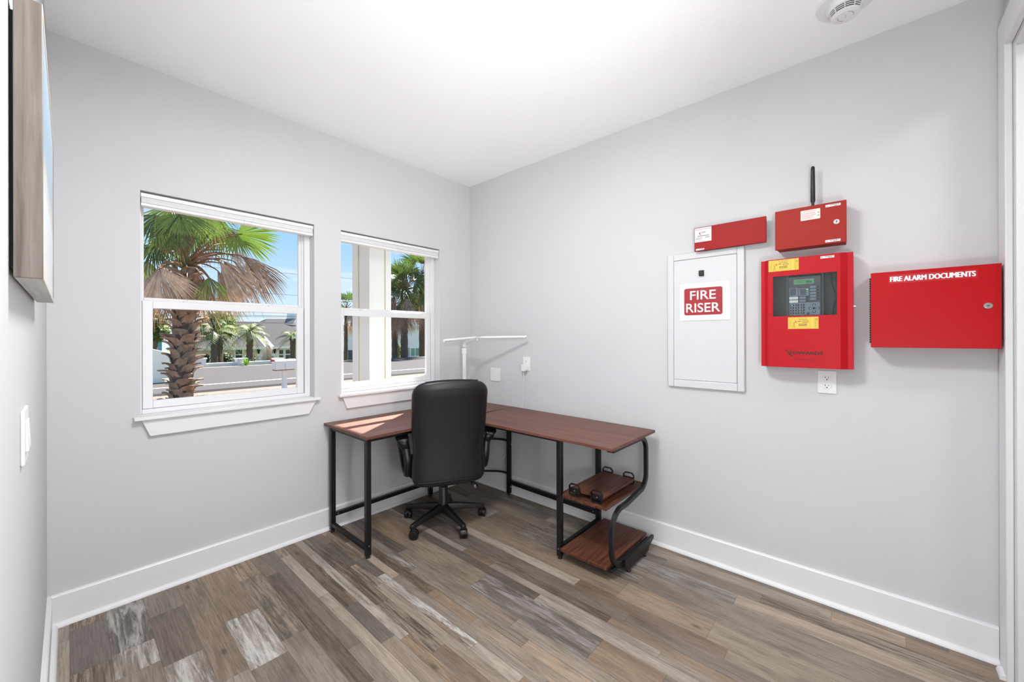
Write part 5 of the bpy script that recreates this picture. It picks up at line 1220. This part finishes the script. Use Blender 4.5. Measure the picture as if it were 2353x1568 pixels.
def far_window(px0, px1, py0, py1, par, Y, glass='far_glass', nx=1, nz_=1, trim=0.14, name='window', tm='house_white'):
    x0, x1, z1, z0 = hx(px0, Y), hx(px1, Y), hz((px0+px1)/2, py0, Y), hz((px0+px1)/2, py1, Y)
    m = MB(); m.box(x0-trim, x0, Y-0.08, Y, z0-trim, z1+trim); m.box(x1, x1+trim, Y-0.08, Y, z0-trim, z1+trim); m.box(x0, x1, Y-0.08, Y, z1, z1+trim); m.box(x0, x1, Y-0.08, Y, z0-trim, z0)
    for k in range(1, nx): xx = x0+(x1-x0)*k/nx; m.box(xx-0.05, xx+0.05, Y-0.07, Y, z0, z1)
    for k in range(1, nz_): zz = z0+(z1-z0)*k/nz_; m.box(x0, x1, Y-0.07, Y, zz-0.05, zz+0.05)
    f = m.build(name, tm, par, smooth=0); MB().box(x0, x1, Y-0.03, Y-0.01, z0, z1).build('pane', glass, f, smooth=0); return f
far_window(541, 556, 804, 827, t, HY, nx=1, nz_=2)
far_window(499, 509, 806, 826, t, HY)
gx0, gx1 = hx(635), hx(700); m = MB(); m.box(gx0, gx1, HY-0.06, HY, g0, hz(640, 803)); gd = m.build('garage_door', 'house_white', t, smooth=0)
for r_ in range(2):
    for k in range(4):
        xa = gx0+0.25+(gx1-gx0-0.3)*k/4; za = hz(640, 805+11.5*r_); MB().box(xa, xa+(gx1-gx0)/4-0.32, HY-0.08, HY-0.06, za-0.42, za).build('pane', 'far_glass', gd, smooth=0)
for px in (594.5, 631):
    q = atY(px, 806.5, HY-0.15); MB().lathe(q, [(0, 0.3), (0.1, 0.2), (0.13, 0.12), (0.1, -0.15), (0.03, -0.28), (0, -0.3)], 10).build('wall_lantern', 'black_metal', t)
Y2 = 56.0
a, b, c, d_ = atY(604, 746, Y2), atY(612, 733, Y2+2), atY(668, 733, Y2+2), atY(684, 750, Y2)
MB().add([a, (d_.x, d_.y, a.z), c, b, (a.x, Y2+5, a.z), (d_.x, Y2+5, a.z)], [(0, 1, 2, 3), (3, 2, 5, 4), (0, 3, 4), (1, 5, 2), (0, 4, 5, 1)]).build('upper_roof', 'roof_shingle', t, smooth=0)
q = atY(675, 720, 52); q2 = atY(667, 720, 52); MB().box(q2.x, q2.x+1.5, 52, 53.2, hz(675, 760, 52), q.z).build('chimney', 'house_blue', t)
a, b = atY(652, 742, 50.5), atY(668, 742, 50.5); MB().add([(a.x, 50.4, hz(652, 744, 50.4)), (b.x, 49.8, hz(668, 745, 50.4)), (b.x+0.6, 50.4, hz(664, 732, 50.4)), (b.x-0.4, 50.8, hz(662, 732, 50.4)), (b.x+1.5, 50, hz(678, 750, 50.4))], [(0, 1, 2, 3), (1, 4, 2)]).build('dormer_edge', 'dark_trim', t, smooth=0, fix=False)
q = atY(616, 757, 48.5); MB().cyl(q-Vector((0, 0, 0.5)), q, 0.07, n=8).build('roof_vent', 'house_white', t)

# turquoise house and cream slab at the far left
a, b = atY(330, 783, 50), atY(372, 805, 50)
t = thing('turquoise_house', 'sliver of a turquoise house under the leafy tree at the left', 'house', ((a.x+b.x)/2, 50, gz(50)))
MB().box(a.x, b.x, 50, 54, gz(50), a.z).build('wall', 'turquoise', t); MB().box(a.x-0.3, b.x+0.3, 49.6, 54.4, a.z, a.z+0.25).build('eave', 'house_white', t)
p = atZ(352, 881, -0.70); q0, q1 = atY(330, 798, p.y), atY(425, 818.5, p.y)
tag(MB().prism([(q0.x, -0.72), (q1.x, -0.72), (q1.x, q1.z), (q0.x, q0.z)], 'Y', p.y, p.y+0.12).build('roadside_slab', 'cream_panel', bevel=0.02), 'tall cream slab wall with a sloping top, left of the big palm trunk', 'wall')

# ---- mailboxes
MY = 13.9; pq = atY(653.5, 870, MY)
t = thing('mailbox', 'pair of white mailboxes on one white post by the road', 'mailbox', (pq.x, MY, gz(MY)))
zb_ = atY(653, 849, MY).z
MB().box(pq.x-0.075, pq.x+0.075, MY-0.075, MY+0.075, gz(MY)-0.05, zb_-0.03).build('post', 'post_white', t, bevel=0.006)
a, b = atY(629, 849, MY), atY(674, 848, MY)
MB().box(a.x, b.x, MY-0.12, MY+0.16, zb_-0.035, zb_+0.005).build('support_board', 'rust_board', t, bevel=0.003)
hb = atY(632, 827, MY).z-zb_
for x0, x1, dy in ((atY(632.5, 840, MY-0.17).x, atY(654.5, 840, MY-0.17).x, 0), (atY(656, 840, MY-0.17).x, atY(681, 840, MY-0.17).x, 0.03)):
    m = MB(); w_ = 0.20; prof = [(MY-w_+dy, zb_+0.006), (MY-w_+dy, zb_+hb*0.86)]+[(MY+dy-w_*math.cos(R_(q)), zb_+hb*0.80+hb*0.22*math.sin(R_(q))) for q in range(20, 170, 15)]+[(MY+w_+dy, zb_+hb*0.86), (MY+w_+dy, zb_+0.006)]
    m.prism(prof, 'X', x0, x1); bo = m.build('mailbox_shell', 'post_white', t, bevel=0.004)
    MB().box(x0-0.012, x0, MY-w_*0.9+dy, MY+w_*0.9+dy, zb_+0.03, zb_+hb*0.9).build('mailbox_door', 'post_white', bo, bevel=0.004)
fx = atY(622, 829, MY-0.1); m = MB().box(fx.x-0.05, fx.x+0.09, MY-0.235, MY-0.228, fx.z-0.03, fx.z+0.03); m.build('flag', 'flag_red', t)

# ---- power lines
def line(label, p, q, Y, r):
    a, b = atY(*p, Y), atY(*q, Y); d_ = b-a; tag(MB().tube([a-d_*3, a, (a+b)/2, b, b+d_*3], r, 5).build('power_line', 'wire_grey'), label, 'cable', 'overhead power lines')
line('upper power line crossing the blue sky right of the palm', (640, 627), (690, 631), 33, 0.012)
line('middle power line crossing the pale sky right of the palm', (650, 677), (690, 680), 33, 0.012)
line('power line just above the house roof, upper of the close pair', (545, 724.5), (690, 727), 33, 0.016)
line('power line just above the house roof, lower of the close pair', (545, 727.5), (690, 729.5), 33, 0.016)
line('dark power line crossing in front of the house roof', (345, 741), (690, 743), 33, 0.02)
line('power line low in the sky left of the porch post', (784, 683), (812, 685), 33, 0.012)

# ---- planting and houses seen through the right window
def far_fan_palm(name, label, px, py, py_base, Y, tr, fl, nf, seed, skirt=0.4, px_base=None):
    rnd = random.Random(seed); c = atY(px, py, Y); bx = atY(px_base or px, py_base, Y).x; b = Vector((bx, Y, gz(Y)))
    t = thing(name, label, 'palm tree', b); ring = []
    for i in range(13):
        u = i/12; p = b*(1-u)+c*u; r = tr*(1.25-0.35*u)*(1.06 if i % 2 else 0.97); ring.append([p+Vector((r*math.cos(R_(q)), r*math.sin(R_(q)), 0)) for q in range(0, 360, 30)])
    MB().rings(ring).build('trunk', 'trunk_far', t)
    for k in range(nf):
        u = k/nf; az = k*2.39996+rnd.uniform(-0.25, 0.25); el = R_(80-150*u+rnd.uniform(-10, 10)); dead = u > 1-skirt
        d = Vector((math.cos(az)*math.cos(el), math.sin(az)*math.cos(el), math.sin(el))); hub = c+d*(fl*0.5)+Vector((0, 0, -0.05*fl)); ax = (d+Vector((0, 0, -0.35-0.5*u))).normalized()
        fan_frond(t, c, hub, hub+ax*fl*rnd.uniform(0.5, 0.65), 62 if not dead else 34, 20, 0.25 if not dead else 0.35, ('leaf_dead' if rnd.random() < 0.5 else 'leaf_dead_dark') if dead else ('leaf_green' if rnd.random() < 0.6 else 'leaf_mixed'), r=0.02, rnd=rnd, lift=0.1, tilt=0.6)
    return t
far_fan_palm('fan_palm', 'small far palm with a brown skirt, left of the porch post', 795, 712, 826, 34, 0.14, 2.1, 26, 41, 0.5)
far_fan_palm('fan_palm', 'tall fan palm with the straight trunk, right of the porch post', 929, 668, 822, 32, 0.30, 3.6, 40, 42, 0.42)
far_fan_palm('fan_palm', 'leaning fan palm hidden beside the porch post', 905, 700, 822, 33, 0.26, 3.0, 30, 43, 0.5, 908)
far_fan_palm('fan_palm', 'fan palm cut by the right side of the right window', 969, 640, 822, 33, 0.30, 3.6, 40, 44, 0.45, 971)
a, b = atY(776, 757, 47), atY(826, 815, 47)
t = thing('sided_house', 'pale blue sided house behind the small far palm', 'house', ((a.x+b.x)/2, 47, gz(47)))
MB().box(a.x, b.x, 47, 52, gz(47), a.z).build('wall', 'house_blue', t); MB().box(a.x-0.3, b.x+0.3, 46.6, 52.4, a.z, a.z+0.2).build('eave', 'house_white', t)
a, b = atY(770, 806, 37), atY(824, 806, 37)
t = thing('board_fence', 'dark blue grey board fence under the small far palm', 'fence', ((a.x+b.x)/2, 37, gz(37)))
MB().box(a.x, b.x, 37.04, 37.1, gz(37)+0.1, a.z-0.1).build('rail_panel', 'fence_blue', t)
x = a.x
while x < b.x-0.14: MB().box(x, x+0.135, 37, 37.03, gz(37), a.z).build('board', 'fence_blue', t, smooth=0); x += 0.145
a, b = atY(905, 752, 45), atY(990, 825, 45)
t = thing('white_house', 'white house with teal windows behind the tall fan palms', 'house', ((a.x+b.x)/2, 45, gz(45)))
MB().box(a.x, b.x, 45, 50, gz(45), a.z).build('wall', 'house_blue', t); MB().box(a.x-0.4, b.x+0.4, 44.5, 50.5, a.z, a.z+0.25).build('eave', 'house_white', t)
far_window(943.5, 962.5, 800.5, 818, t, 45, 'teal_glass', nx=2)
far_window(912, 921, 810, 817, t, 45, 'far_glass')
a, b = atY(934.5, 800, 45), atY(941, 818, 45); MB().box(a.x, b.x, 44.93, 45, b.z, a.z).build('shutter', mat('shutter_grey', (176, 180, 190), 0.7), t)
bush('verge_shrub', 'light green bush between the two palm trunks, right window', 912, 921, 790, 822, 38, 'shrub', 'leaf_tree', 0.12, 500, 9)
